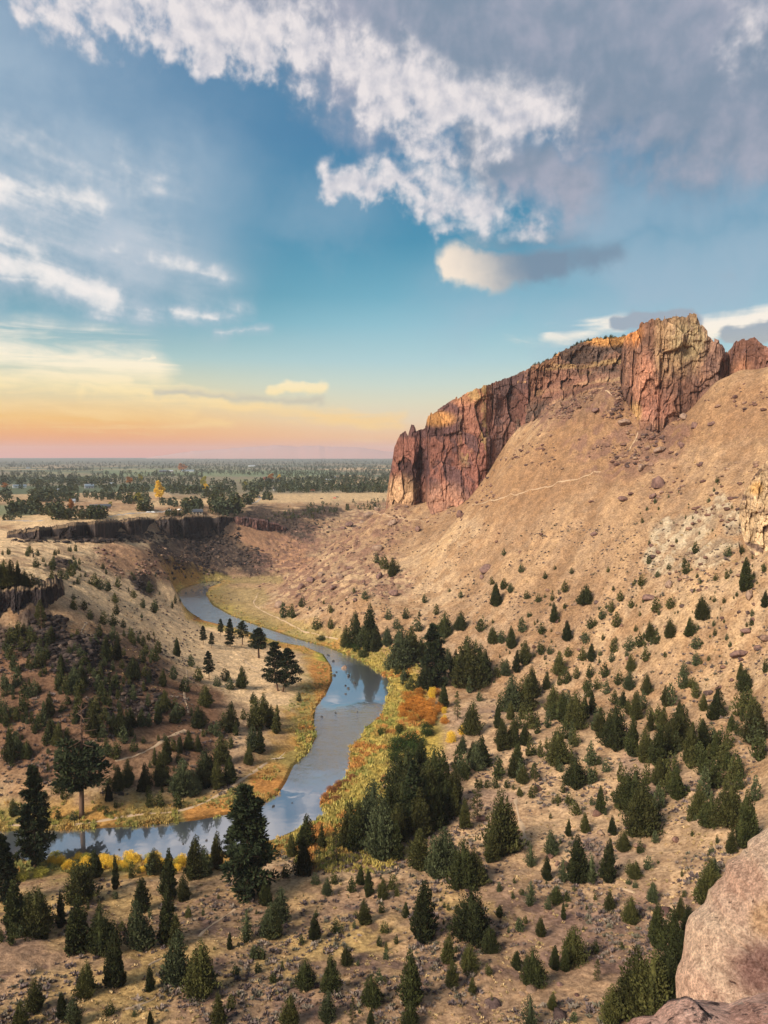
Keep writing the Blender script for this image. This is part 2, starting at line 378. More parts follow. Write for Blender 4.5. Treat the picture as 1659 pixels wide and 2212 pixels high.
n1 = fbm(X / 26, Y / 26, o=4, seed=21); n2 = fbm(X / 5, Y / 5, o=3, seed=22); n3 = fbm(X / 90, Y / 90, o=3, seed=23); n4 = fbm(X / 1.6, Y / 1.6, o=2, seed=24)
C = np.zeros(X.shape + (3,)) + np.array((.345, .232, .142))
C = over(C, sst(.42, .62, n1), (.41, .295, .188)); C = over(C, sst(.52, .66, n3) * .5, (.25, .172, .118)); C = over(C, sst(.5, .66, n2) * .6, (.25, .15, .082))
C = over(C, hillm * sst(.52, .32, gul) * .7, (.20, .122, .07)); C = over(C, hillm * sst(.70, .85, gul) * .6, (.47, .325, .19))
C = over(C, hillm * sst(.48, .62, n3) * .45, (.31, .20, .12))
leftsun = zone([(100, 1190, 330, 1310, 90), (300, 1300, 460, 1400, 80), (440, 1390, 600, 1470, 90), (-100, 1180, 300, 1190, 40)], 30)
C = over(C, leftsun * .9, (.66, .49, .30))  # sunlit brightness of the upper left slope put into the ground colour
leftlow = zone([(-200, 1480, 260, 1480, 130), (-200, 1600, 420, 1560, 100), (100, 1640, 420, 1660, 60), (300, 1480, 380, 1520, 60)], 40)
C = over(C, leftlow * (.7 + .3 * sst(.4, .6, n1)), (.175, .103, .066))  # brown earth of the lower slope, with its shade painted in
near = sst(1880, 1960, V_) * (SD > 0)
C = over(C, near * .85, (.345, .23, .145)); C = over(C, near * sst(.46, .6, n1) * .85, (.43, .30, .125))
C = over(C, near * sst(.50, .64, n3) * .7, (.225, .148, .12)); C = over(C, near * sst(.56, .7, n2) * .65, (.145, .095, .088))
mid = zone([(1050, 1700, 1659, 1900, 190), (1050, 1600, 1300, 1650, 100)], 40)
C = over(C, mid * sst(.40, .6, n2) * .85, (.50, .35, .215)); C = over(C, mid * sst(.54, .66, n1) * .6, (.28, .185, .145))
ledge = zone([(1165, 880, 1240, 850, 34), (1230, 860, 1340, 835, 55), (1290, 900, 1350, 880, 30), (1390, 930, 1470, 945, 26)], 26)
C = over(C, ledge * (.55 + .4 * sst(.40, .55, n2)), (.155, .095, .07))
toplow = zone([(1060, 1060, 1330, 960, 90), (1250, 960, 1659, 880, 70)], 40); C = over(C, toplow * .6, (.255, .152, .085))
canyonred = zone([(520, 1140, 640, 1200, 38), (560, 1190, 640, 1215, 26), (240, 1200, 440, 1240, 40)], 22)
C = over(C, canyonred * .8, (.38, .215, .13))
farwall = zone([(60, 1190, 420, 1230, 60), (300, 1200, 560, 1240, 50)], 20)
C = over(C, farwall * .55 * sst(.45, .6, n2), (.22, .145, .10))
scol = np.where((blk2[0] > .5)[..., None], np.array((.44, .39, .29)), np.array((.27, .215, .155)))
C = C + (scol - C) * (scree * .68)[..., None]
tcol = np.where((blocky[0] > .75)[..., None], np.array((.09, .068, .058)), np.array((.036, .029, .030)))
C = C + (tcol - C) * (ntalus * .92)[..., None]
C = over(C, rough * sst(.42, .58, n2) * .75, (.20, .12, .095))
# banks
lbank = (1 - sst(5, 17, SD + (n2 - .5) * 12)) * (SD > 0)
C = over(C, lbank * .9, (.27, .22, .07)); C = over(C, lbank * sst(.48, .58, n1) * .9, (.42, .235, .075))
meadow = zone([(830, 1490, 760, 1650, 60), (860, 1500, 900, 1600, 70), (720, 1700, 800, 1680, 40), (640, 1790, 800, 1740, 34), (690, 1410, 800, 1440, 16)], 16) * (SD > 0)
C = over(C, meadow, (.34, .262, .075)); C = over(C, meadow * sst(.46, .6, n2), (.44, .33, .085)); C = over(C, meadow * sst(.55, .64, n1) * .8, (.20, .23, .05))
rust = zone([(500, 1745, 420, 1765, 26), (690, 1715, 760, 1690, 22), (420, 1335, 470, 1345, 9), (690, 1450, 700, 1520, 26), (560, 1690, 600, 1700, 30)], 12) * (SD > 0)
C = over(C, rust * .85, (.40, .19, .06))
fargreen = zone([(470, 1285, 560, 1290, 26), (520, 1315, 680, 1370, 20), (470, 1255, 600, 1252, 10)], 8) * (SD > 0)
C = over(C, fargreen * .7, (.27, .215, .10))
C = over(C, zone([(390, 1270, 410, 1330, 12)], 4) * (SD > 0) * .8, (.52, .36, .12))
# fields of the plain
fc = cells(X / 230 + .3, Y / 420, 31); fv = fc[0]
field = np.where((fv < .3)[..., None], np.array((.10, .125, .085)), np.where((fv < .5)[..., None], np.array((.20, .20, .125)), np.where((fv < .75)[..., None], np.array((.40, .30, .19)), np.array((.20, .18, .13)))))
C = C + (field - C) * sst(1000, 1300, DD)[..., None]
gf = zone([(230, 1020, 720, 1024, 9), (-50, 1100, 60, 1106, 16), (620, 1050, 640, 1052, 8)], 4); C = over(C, gf * .8, (.145, .19, .115))
tf = zone([(540, 1078, 830, 1072, 12), (300, 1088, 560, 1080, 8), (-60, 1128, 330, 1112, 12)], 6); C = over(C, tf * .85, (.50, .37, .22))
C = over(C, sst(3500, 7000, DD) * .8, (.085, .10, .085))
inside = SD < 0
C = np.where(inside[..., None], np.array((.05, .05, .045)), C)
C = np.where(((SD >= 0) & (SD < 1.4))[..., None], C * .45, C)
C = np.clip(C * (.80 + .30 * n4 + .28 * (fbm(X / 3.1, Y / 3.1, o=3, seed=27) - .4))[..., None], .01, .9)

def ground_nodes(t, p):
    w = wpos(t); c = attr(t)
    a = noise(t, w, 1.1, 6, .65); b = noise(t, w, .23, 4, .6); g = noise(t, w, 4.5, 3, .6)
    e = mix(t, 1.0, c, mix(t, a.smooth(.3, .7), (.62, .58, .54), (1.28, 1.25, 1.2)), 'MULTIPLY')
    e = mix(t, 1.0, e, mix(t, b.smooth(.35, .65), (.84, .84, .86), (1.12, 1.1, 1.06)), 'MULTIPLY')
    setc(t, p, e); p.inputs['Roughness'].default_value = 1.0; p.inputs['Specular IOR Level'].default_value = .02
    bump(t, p, a + g * .4, .9, .45)
M_GROUND = material('dry_ground', ground_nodes)
NR, NC = X.shape
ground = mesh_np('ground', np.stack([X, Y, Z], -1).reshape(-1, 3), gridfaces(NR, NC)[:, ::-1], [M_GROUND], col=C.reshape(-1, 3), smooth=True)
tag(ground, 'tan grassy canyon floor and hillsides running out to a wooded plain', 'ground', kind='structure')

def zat(x, y):
    """terrain height under plan points"""
    x = np.asarray(x, float); y = np.asarray(y, float); D = np.hypot(x, y); a = np.arctan2(x, y)
    i = np.clip(np.searchsorted(Ds, D) - 1, 0, NR - 2); j = np.clip(np.searchsorted(TH, a) - 1, 0, NC - 2)
    fi = np.clip((D - Ds[i]) / (Ds[i + 1] - Ds[i]), 0, 1); fj = np.clip((a - TH[j]) / (TH[j + 1] - TH[j]), 0, 1)
    return (Z[i, j] * (1 - fj) + Z[i, j + 1] * fj) * (1 - fi) + (Z[i + 1, j] * (1 - fj) + Z[i + 1, j + 1] * fj) * fi
def sdat(x, y):
    D = math.hypot(x, y); a = math.atan2(x, y)
    return float(SD[min(int(np.searchsorted(Ds, D)), NR - 1), min(int(np.searchsorted(TH, a)), NC - 1)])
def hit(u, v):
    """where the sight line through (u, v) first meets the ground"""
    x, y, w = ray(u, v); h = math.hypot(x, y); a = math.atan2(x, y); s = w / h
    j = int(np.clip(np.searchsorted(TH, a) - 1, 0, NC - 2)); f = (a - TH[j]) / (TH[j + 1] - TH[j])
    zc = Z[:, j] * (1 - f) + Z[:, j + 1] * f; q = (zc >= H + s * Ds)
    q[Ds < 60] = False
    if not q.any(): return None
    i = int(np.argmax(q)); D = Ds[i]
    if i:
        g0 = H + s * Ds[i - 1] - zc[i - 1]; g1 = H + s * Ds[i] - zc[i]
        D = Ds[i - 1] + (Ds[i] - Ds[i - 1]) * g0 / (g0 - g1 + 1e-9)
    return D * math.sin(a), D * math.cos(a), float(zat(D * math.sin(a), D * math.cos(a)))

# ------------------------------------------------------------------ river
def water_nodes(t, p):
    w = wpos(t); s = t.nodes.new('ShaderNodeSeparateXYZ'); t.links.new(w.k, s.inputs[0])
    y = E(t, s.outputs[1]); x = E(t, s.outputs[0])
    yy = y + (noise(t, w, .06, 3, .6) - .5) * 30 ; r1 = yy.smooth(222, 250) * yy.smooth(275, 312, 1, 0); r2 = y.smooth(350, 380) * y.smooth(520, 560, 1, 0)
    rif = r1.max(r2 * .5)
    n = noise(t, vec(t, x * .26, y * .17), 1.0, 6, .70); n2 = noise(t, vec(t, x * .25, y * .3), 1.0, 3, .5)
    hgt = n * (rif * 3.2 + .010) + n2 * .02
    nb = t.nodes.new('ShaderNodeBump'); nb.inputs['Strength'].default_value = 1.0; nb.inputs['Distance'].default_value = .55
    t.links.new(hgt.k, nb.inputs['Height'])
    gs = []
    for ro in (.03, .34):
        g = t.nodes.new('ShaderNodeBsdfGlossy'); g.inputs['Roughness'].default_value = ro; g.inputs['Color'].default_value = (1, 1, 1, 1)
        t.links.new(nb.outputs[0], g.inputs['Normal']); gs.append(g)
    m2 = t.nodes.new('ShaderNodeMixShader'); m2.inputs[0].default_value = .22
    t.links.new(gs[0].outputs[0], m2.inputs[1]); t.links.new(gs[1].outputs[0], m2.inputs[2])
    p.inputs['Base Color'].default_value = (.035, .044, .05, 1); p.inputs['Roughness'].default_value = .3
    lw = t.nodes.new('ShaderNodeFresnel'); lw.inputs[0].default_value = 3.2; t.links.new(nb.outputs[0], lw.inputs['Normal'])
    ms = t.nodes.new('ShaderNodeMixShader'); fac = (E(t, lw.outputs[0]) * 2.0).m('MINIMUM', .9)
    t.links.new(fac.k, ms.inputs[0]); t.links.new(p.outputs[0], ms.inputs[1]); t.links.new(m2.outputs[0], ms.inputs[2])
    t.links.new(ms.outputs[0], t.nodes['Material Output'].inputs[0])
M_WATER = material('river_water', water_nodes)
gx, gy = np.meshgrid(np.linspace(-330, 130, 40), np.linspace(165, 760, 40), indexing='ij')
river = mesh_np('river', np.stack([gx, gy, gx * 0], -1).reshape(-1, 3), gridfaces(40, 40)[:, ::-1], [M_WATER])
tag(river, 'calm blue river winding through the canyon with pale sky reflections', 'river', kind='structure')

# ------------------------------------------------------------------ cliffs
def rock_nodes(strength=.9, rough=.95):
    def f(t, p):
        w = wpos(t); c = attr(t); sx = t.nodes.new('ShaderNodeSeparateXYZ'); t.links.new(w.k, sx.inputs[0])
        st_ = noise(t, vec(t, E(t, sx.outputs[0]) * .55, E(t, sx.outputs[1]) * .55, E(t, sx.outputs[2]) * .26), 1.0, 6, .65)
        a = noise(t, w, .9, 6, .68)
        e = mix(t, 1.0, c, mix(t, st_.smooth(.32, .68), (.66, .63, .62), (1.25, 1.22, 1.18)), 'MULTIPLY')
        e = mix(t, 1.0, e, mix(t, a.smooth(.3, .7), (.7, .68, .68), (1.22, 1.2, 1.16)), 'MULTIPLY')
        setc(t, p, e); p.inputs['Roughness'].default_value = rough; p.inputs['Specular IOR Level'].default_value = .05
        bump(t, p, a + st_, strength, .9)
    return f
M_CLIFF = material('tuff_rock', rock_nodes())
M_BASALT = material('basalt_rock', rock_nodes(.8))
def wall(name, pts, nc, nr, colf, mat, cs=(6.0, 20.0), amp=3.0, back=45, seed=1, sky=2.2, dip=1.0, crack=1.3, bury=8, hug=False, flute=1.0, shoulder=0.0):
    pts = np.array(pts, float)
    if hug:
        for q in pts:
            g = hit(q[0], q[2]); q[3] = math.hypot(g[0], g[1]) if g else q[3]
    u = np.linspace(pts[0, 0], pts[-1, 0], nc)
    vt, vb, D, lean = (np.interp(u, pts[:, 0], pts[:, k]) for k in (1, 2, 3, 4))
    p0 = np.array([at_d(a, b, c) for a, b, c in zip(u, vb, D)]); p1 = np.array([at_d(a, b, c + l) for a, b, c, l in zip(u, vt, D, lean)])
    azu = np.arctan2(p0[:, 0], p0[:, 1])
    s_ = np.r_[0, np.cumsum(np.hypot(*np.diff(p0[:, :2], axis=0).T))]
    top = p1[:, 2] + (cells(s_ / 4.5, s_ * 0 + seed * 3.3, seed)[0] - .5) * sky + (fbm(s_ / 1.6, s_ * 0, o=2, seed=seed) - .5) * sky * .8
    base = p0[:, 2] - bury
    h = np.linspace(0, 1, nr)[:, None]
    z = base + (top - base) * h; s2 = np.broadcast_to(s_, z.shape); wv = z + fbm(s2 / 9, z / 9, o=2, seed=seed + 4) * 6; ws = s2 + (fbm(s2 / 7, z / 30, o=3, seed=seed + 5) - .5) * 7
    big = cells(ws / cs[0], wv / cs[1], seed + 1); sm = cells(ws / (cs[0] * .42), wv / (cs[1] * .36), seed + 2); ti = cells(ws / (cs[0] * .17), wv / (cs[1] * .12), seed + 3)
    fl = fbm(s2 / 4.2, z / 15, o=5, seed=seed + 6, ridged=True)
    d = amp * ((big[0] - .5) * 1.3 + (sm[0] - .5) * .55 + (ti[0] - .5) * .28 + (fl - .5) * 1.5 * flute + big[2] * .5 + sm[2] * .3 + (fbm(s2 / 1.1, z / 3.5, o=3, seed=seed + 23) - .5) * .5)
    d = d - crack * .35 * (1 - sst(0, .09, big[1])) - crack * .8 * np.maximum(0, fbm(ws / 3.4, wv / 17, o=4, seed=seed + 21, ridged=True) - .74) / .26
    d = d + (fbm(s2 / 22, z / 22, o=3, seed=seed + 8) - .5) * amp * 2.2
    d = d * sst(0, .12, h) * (1 - .45 * sst(.86, 1, h))
    hp = np.minimum(h / shoulder, 1) if shoulder else h
    Dh = D + lean * hp - d; zz = z.copy()
    rows = [(Dh, zz)]
    dt = Dh[-1]
    for k, (b, q) in enumerate([(1.2, .0), (4, .25), (9, .7), (17, 1.6), (28, 3.6), (back, 9.0)]):
        nz = (fbm(s_ / 4, s_ * 0 + b, o=3, seed=seed + 11) - .5) * 1.6
        rows.append(((dt + b)[None], (top - q * dip + nz * min(1, k))[None]))
    rows.append(((dt + back + 14)[None], (base - 10)[None])); rows.append(((D - 1)[None], (base - 10)[None]))
    Dr = np.concatenate([r[0] for r in rows]); Zr = np.concatenate([np.broadcast_to(r[1], (r[1].shape[0], nc)) for r in rows])
    V = np.stack([Dr * np.sin(azu), Dr * np.cos(azu), Zr], -1)
    n = len(V); Q = gridfaces(n, nc)
    ru = np.broadcast_to(u, Dr.shape); _, rv = proj(V[..., 0], V[..., 1], V[..., 2]); rh = np.clip((Zr - base) / (top - base + 1e-6), 0, 1.2)
    c = colf(ru, rv, rh, V[..., 0], V[..., 1], V[..., 2])
    pad = np.concatenate([big[0], np.full((n - nr, nc), .5)]); c = c * (.72 + .56 * pad)[..., None]
    E0 = np.array([0, nc - 1]); 
    o = mesh_np(name, V.reshape(-1, 3), Q[:, ::-1], [mat], col=np.clip(c, .01, .9).reshape(-1, 3), smooth=False)
    return tag(o, None, None, None, 'structure')
def cm(base, *layers):
    c = np.zeros(layers[0][0].shape + (3,)) + np.array(base) if layers else None
    for m, col in layers: c = c + (np.array(col) - c) * np.clip(m, 0, 1)[..., None]
    return c
def blob(u, v, cu, cv, ru, rv): return 1 - sst(.4, 1.15, np.hypot((u - cu) / ru, (v - cv) / rv))
def col_butt(u, v, h, x, y, z):
    n = fbm((x + y) / 5, z / 26, o=4, seed=41); m = fbm((x + y) / 14, z / 12, o=3, seed=42)
    return cm((.205, .096, .076), (sst(.44, .58, n), (.105, .06, .06)), (sst(.55, .7, m) * .7, (.34, .17, .12)),
              (blob(u, v, 865, 1065, 45, 45) * .9, (.44, .29, .17)), (blob(u, v, 960, 1085, 60, 50) * .55, (.42, .24, .16)),
              (blob(u, v, 945, 905, 45, 20) * .8, (.50, .27, .10)), (blob(u, v, 1010, 850, 60, 30) * .4, (.40, .22, .09)),
              (sst(.5, .6, fbm((x + y) / 3, z / 60, o=3, seed=43)) * sst(985, 1010, u) * (1 - sst(1050, 1062, u)) * sst(.35, .5, h) * .5, (.31, .25, .10)),
              (sst(1040, 1075, u) * (1 - .5 * sst(1095, 1130, u)) * .6, (.115, .078, .072)), (blob(u, v, 912, 1000, 18, 50) * .7, (.09, .055, .065)))  # painted shade: the flank turned from the sun, then the alcove
def col_mid(u, v, h, x, y, z):
    n = fbm((x + y) / 5, z / 10, o=4, seed=51); m = fbm((x + y) / 16, z / 9, o=3, seed=52)
    return cm((.19, .115, .085), (sst(.46, .6, n), (.10, .072, .062)), (sst(.5, .66, m) * .8, (.31, .22, .11)),
              ((1 - sst(.45, .66, h)) * sst(1110, 1200, u) * sst(.40, .60, m) * .75, (.34, .235, .145)), (sst(.86, .96, h) * sst(.42, .55, m) * .55, (.40, .22, .09)), (blob(u, v, 1310, 735, 60, 16), (.46, .25, .09)), (blob(u, v, 1190, 835, 140, 45) * .45, (.27, .13, .09)))
def col_tower(u, v, h, x, y, z):
    n = fbm((x + y) / 4, z / 22, o=4, seed=61); m = fbm((x + y) / 12, z / 12, o=3, seed=62)
    return cm((.26, .15, .105), (sst(.46, .62, n) * .85, (.135, .082, .07)), (sst(1400, 1420, u) * (1 - sst(1490, 1530, u)) * (1 - sst(780, 835, v)) * .7, (.36, .26, .15)),
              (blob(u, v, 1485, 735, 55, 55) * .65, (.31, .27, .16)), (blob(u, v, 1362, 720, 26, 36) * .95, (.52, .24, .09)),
              (blob(u, v, 1388, 830, 34, 80) * .85, (.52, .27, .18)), (blob(u, v, 1415, 875, 48, 42) * .7, (.48, .235, .17)), (blob(u, v, 1372, 890, 16, 26), (.62, .40, .19)),  # warm light on the left face and foot painted into the rock colour
              (blob(u, v, 1470, 850, 55, 40) * .6, (.24, .13, .095)), (sst(1515, 1540, u) * .7, (.19, .125, .10)), (sst(.56, .7, fbm((x - y) / 3, z / 5, o=3, seed=63)) * .5, (.13, .08, .07)))
def col_end(u, v, h, x, y, z):
    n = fbm((x + y) / 4, z / 18, o=4, seed=71)
    return cm((.21, .112, .085), (sst(.5, .64, n) * .85, (.14, .085, .08)), (blob(u, v, 1600, 800, 30, 30) * .6, (.42, .22, .13)))
def col_bas(u, v, h, x, y, z):
    n = fbm((x + y) / 3, z / 14, o=3, seed=81)
    return cm((.036, .031, .033), (sst(.5, .65, n), (.075, .058, .052)), (sst(.93, 1.0, h) * .6, (.28, .2, .12)))
def col_basred(u, v, h, x, y, z): return cm((.15, .085, .075), (sst(.45, .6, fbm(x / 3, z / 8, o=3, seed=82)), (.085, .06, .06)))

BUTT = [(833, 1096, 1100, 612, 0), (837, 1060, 1100, 604, 2), (843, 1018, 1098, 598, 6), (852, 968, 1096, 594, 9), (864, 940, 1092, 590, 9), (876, 931, 1090, 586, 9), (881, 944, 1088, 586, 8),
        (888, 918, 1086, 585, 8), (894, 918, 1088, 584, 7), (899, 930, 1090, 586, 5), (908, 926, 1092, 594, 0), (918, 922, 1096, 592, 0), (924, 898, 1108, 574, 10), (930, 893, 1118, 566, 14), (950, 883, 1120, 562, 15), (970, 868, 1112, 561, 15),
        (1000, 852, 1096, 560, 15), (1030, 838, 1070, 560, 12), (1048, 831, 1056, 560, 11), (1062, 828, 1036, 566, 10), (1078, 823, 1004, 571, 9), (1095, 817, 970, 574, 9), (1115, 810, 938, 574, 10), (1140, 800, 915, 570, 12)]
MIDW = [(1085, 826, 965, 584, 6), (1120, 806, 938, 570, 14), (1150, 790, 912, 556, 26), (1185, 776, 892, 538, 42), (1215, 757, 886, 524, 56), (1250, 740, 884, 508, 66), (1290, 730, 880, 494, 72), (1330, 727, 880, 482, 74), (1360, 722, 880, 476, 74), (1390, 715, 880, 474, 70)]
TOWER = [(1334, 900, 902, 498, 0), (1340, 760, 905, 488, 6), (1348, 726, 908, 478, 9), (1366, 713, 912, 468, 9), (1384, 697, 920, 458, 10), (1400, 689, 926, 455, 10), (1420, 685, 930, 453, 11), (1425, 690, 930, 456, 10), (1432, 684, 928, 452, 11), (1462, 681, 925, 452, 12), (1492, 680, 900, 455, 13),
         (1503, 686, 880, 457, 12), (1510, 706, 872, 458, 12), (1522, 716, 864, 458, 12), (1540, 736, 855, 458, 12), (1552, 744, 846, 460, 10), (1562, 752, 840, 466, 8), (1572, 770, 836, 474, 5)]
ENDW = [(1555, 764, 840, 482, 3), (1568, 762, 836, 478, 4), (1578, 752, 834, 470, 6), (1586, 738, 832, 462, 8), (1605, 733, 830, 456, 9), (1626, 731, 826, 452, 10), (1640, 744, 822, 452, 9), (1662, 752, 812, 452, 8), (1760, 740, 800, 450, 8), (1900, 760, 800, 445, 8)]
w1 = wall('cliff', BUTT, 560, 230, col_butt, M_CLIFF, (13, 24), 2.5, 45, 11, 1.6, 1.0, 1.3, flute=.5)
tag(w1, 'dark red fluted cliff with orange capped top at the left end of the ridge', 'cliff')
w2 = wall('cliff', MIDW, 480, 150, col_mid, M_CLIFF, (10, 8), 3.0, 40, 23, 1.5, 1.0, .7, flute=.3, shoulder=.62)
tag(w2, 'broken brown ledgy cliff between the red cliff and the tall tower', 'cliff')
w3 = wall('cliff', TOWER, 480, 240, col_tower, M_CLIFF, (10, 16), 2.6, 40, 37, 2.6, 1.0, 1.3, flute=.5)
tag(w3, 'tall rock tower, yellow above and glowing pink orange at its left foot', 'cliff')
w4 = wall('cliff', ENDW, 360, 120, col_end, M_CLIFF, (6, 12), 1.8, 35, 47, 1.8, 1.0, .8)
tag(w4, 'low red brown crag right of the tall tower on the skyline', 'cliff')
b1 = wall('cliff', [(15, 1156, 1158, 560, 0), (40, 1150, 1163, 570, 2), (85, 1144, 1169, 588, 5), (112, 1143, 1155, 590, 2), (128, 1139, 1166, 595, 4), (165, 1133, 1169, 605, 5), (188, 1133, 1146, 612, 2), (206, 1130, 1164, 620, 5), (246, 1126, 1164, 636, 5), (262, 1128, 1140, 640, 2), (278, 1123, 1158, 650, 4), (305, 1122, 1152, 655, 3), (322, 1121, 1134, 664, 1), (333, 1122, 1128, 668, 0)], 420, 40, col_bas, M_BASALT, (5, 5), 1.7, 5, 53, 1.0, .12, .5, 5, hug=True, flute=.3)
tag(b1, 'long dark basalt rim across the far canyon edge at the left', 'cliff')
b2 = wall('cliff', [(336, 1126, 1130, 668, 0), (344, 1120, 1144, 672, 2), (366, 1119, 1164, 680, 5), (384, 1122, 1146, 684, 3), (398, 1116, 1170, 690, 6), (440, 1114, 1168, 704, 6), (458, 1118, 1140, 712, 3), (474, 1115, 1160, 720, 4), (505, 1117, 1124, 732, 0)], 300, 50, col_bas, M_BASALT, (5, 6), 1.9, 5, 57, 1.0, .12, .5, 5, hug=True, flute=.3)
tag(b2, 'dark basalt rim above the black talus fan of the far canyon', 'cliff')
b3 = wall('cliff', [(498, 1119, 1122, 735, 0), (515, 1118, 1134, 742, 2), (560, 1124, 1146, 748, 3), (600, 1133, 1150, 752, 2), (620, 1142, 1148, 756, 0)], 220, 36, col_basred, M_BASALT, (3, 8), 1.2, 10, 59, .9, .12, .5, 5, hug=True)
tag(b3, 'reddish eroded bluff right of the dark basalt rim', 'cliff')
b4 = wall('cliff', [(-170, 1278, 1340, 345, 3), (-60, 1276, 1345, 346, 3), (0, 1276, 1342, 347, 6), (22, 1278, 1318, 347, 4), (40, 1270, 1338, 348, 6), (66, 1270, 1312, 349, 4), (90, 1266, 1330, 350, 6), (115, 1264, 1306, 352, 3), (132, 1268, 1290, 356, 1), (140, 1280, 1286, 358, 0)], 380, 80, col_bas, M_BASALT, (2.6, 6), 1.3, 12, 61, 1.8, .2, .8, 3, hug=True, flute=.4)
tag(b4, 'blocky columnar basalt outcrop on the left hill, dark grey with a flat top', 'cliff')

# ------------------------------------------------------------------ rocks in the round
def boulder_poly(name, poly, centre, D, thick, mat, colf, nphi=420, nrho=170, rough=.5, seed=1, p=2.2, fs=1.0, blk=.22):
    """a solid rock: outline turned to real size at distance D, swelling toward and away from the viewpoint"""
    pl = np.array(poly, float); cu, cv = centre; an = np.arctan2(pl[:, 1] - cv, pl[:, 0] - cu); rr = np.hypot(pl[:, 0] - cu, pl[:, 1] - cv)
    o = np.argsort(an); an = np.r_[an[o] - 2 * np.pi, an[o], an[o] + 2 * np.pi]; rr = np.tile(rr[o], 3)
    ph = np.linspace(-np.pi, np.pi, nphi, endpoint=False); R = np.interp(ph, an, rr)
    rho = np.sin(np.linspace(0, 1, nrho) * np.pi / 2)[:, None]
    verts = []
    for side in (-1, 1):
        uu = cu + rho * R * np.cos(ph); vv = cv + rho * R * np.sin(ph)
        t = np.sqrt(np.maximum(1 - rho ** p, 0)) * np.ones_like(ph)
        dd = D + side * thick * t
        xx = (uu - CU) / F; yy = -(vv - CV) / F; c, s = math.cos(PITCH), math.sin(PITCH)
        dx_, dy_, dz_ = xx, c + yy * s, -s + yy * c; L = np.sqrt(dx_ ** 2 + dy_ ** 2 + dz_ ** 2)
        k = D / L if side > 0 else D / L
        # keep the outline's own plan size: offset along the line of sight at the rim only, straight depth inside
        k = k * (1 + side * thick * t / D)
        X0, Y0, Z0 = dx_ * k, dy_ * k, H + dz_ * k
        cl = np.hypot(X0, Y0); nx, ny = X0 / cl, Y0 / cl
        nn = (fbm(X0 * .55 * fs, Y0 * .55 * fs, Z0 * .55 * fs, o=5, seed=seed) - .5) * 1.3 + (fbm(X0 * 3 * fs, Y0 * 3 * fs, Z0 * 3 * fs, o=4, seed=seed + 3) - .5) * .10
        ce = cells((X0 + Y0 * .4 - Z0 * .35) * .9 * fs, Z0 * .62 * fs + X0 * .5 * fs, seed + 5)
        nn = nn + (ce[0] - .5) * blk + (ce[2] * .5 + ce[3] * .4) * blk - blk * .4 * (1 - sst(0, .06, ce[1]))
        nn = nn * rough * t ** .6
        X0 = X0 + side * nn * nx; Y0 = Y0 + side * nn * ny
        verts.append(np.stack([X0, Y0, Z0], -1))
    f, b = verts; V = np.concatenate([f.reshape(-1, 3), b.reshape(-1, 3)])
    Q1 = gridfaces(nrho, nphi, True); Q2 = Q1[:, ::-1] + nrho * nphi
    U, VV = proj(V[:, 0], V[:, 1], V[:, 2])
    c = colf(U, VV, V[:, 0], V[:, 1], V[:, 2])
    return mesh_np(name, V, np.concatenate([Q1, Q2]), [mat], col=np.clip(c, .01, .9), smooth=True)
def fg_nodes(lich):
    def f(t, p):
        w = wpos(t); c = attr(t)
        a = noise(t, w, 9.5, 9, .78, .2); b = noise(t, w, 1.6, 6, .65); g = noise(t, w, 30, 6, .72)
        e = mix(t, 1.0, c, mix(t, a.smooth(.34, .66), (.60, .53, .50), (1.30, 1.27, 1.22)), 'MULTIPLY')
        e = mix(t, 1.0, e, mix(t, g.smooth(.35, .65), (.70, .65, .62), (1.22, 1.21, 1.18)), 'MULTIPLY')
        e = mix(t, b.smooth(.56, .70) * .4, e, (.38, .22, .19)); vor = t.nodes.new('ShaderNodeTexVoronoi'); vor.feature = 'DISTANCE_TO_EDGE'; vor.inputs['Scale'].default_value = .9; wn = vm(t, 'ADD', w, vm(t, 'SCALE', noise(t, w, 2.0, 5, .6, col=True))); wn.k.node.inputs[1].links[0].from_node.inputs['Scale'].default_value = 1.1; t.links.new(wn.k, vor.inputs['Vector']); crk = E(t, vor.outputs['Distance']).smooth(0, .012, 1, 0) * b.smooth(.60, .66); e = mix(t, crk * .6, e, (.13, .08, .07)); e = mix(t, g.smooth(.68, .76) * .7, e, (.78, .70, .60))
        pit = noise(t, w, 9, 3, .5, .8).smooth(.68, .76)
        e = mix(t, pit * .8, e, (.10, .065, .06))
        if lich:
            l = noise(t, w, 3.2, 7, .7, .5).smooth(.53, .59); e = mix(t, l * .93, e, (.045, .032, .035))
            l2 = noise(t, w, 4.4, 6, .7, .3).smooth(.6, .66); e = mix(t, l2 * .7, e, (.45, .42, .36))
        setc(t, p, e); p.inputs['Roughness'].default_value = .95; p.inputs['Specular IOR Level'].default_value = .1
        bump(t, p, a * .9 + g * .45 + pit * -.5 + crk * -.6, 1.0, .2)
    return f
M_FG = material('pink_tuff', fg_nodes(False)); M_FG2 = material('lichen_tuff', fg_nodes(True))
def col_fg(u, v, x, y, z):
    n = fbm(x * 1.6, z * 1.6, o=4, seed=91)
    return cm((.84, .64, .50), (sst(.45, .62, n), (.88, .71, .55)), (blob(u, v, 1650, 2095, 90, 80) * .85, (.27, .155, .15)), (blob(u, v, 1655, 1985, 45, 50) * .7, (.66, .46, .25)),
              (blob(u, v, 1600, 1900, 70, 60) * .4, (.58, .35, .27)))
def col_fg2(u, v, x, y, z): return cm((.84, .58, .50), (sst(.45, .6, fbm(x * 2.5, z * 2.5, o=3, seed=95)), (.66, .42, .36)))
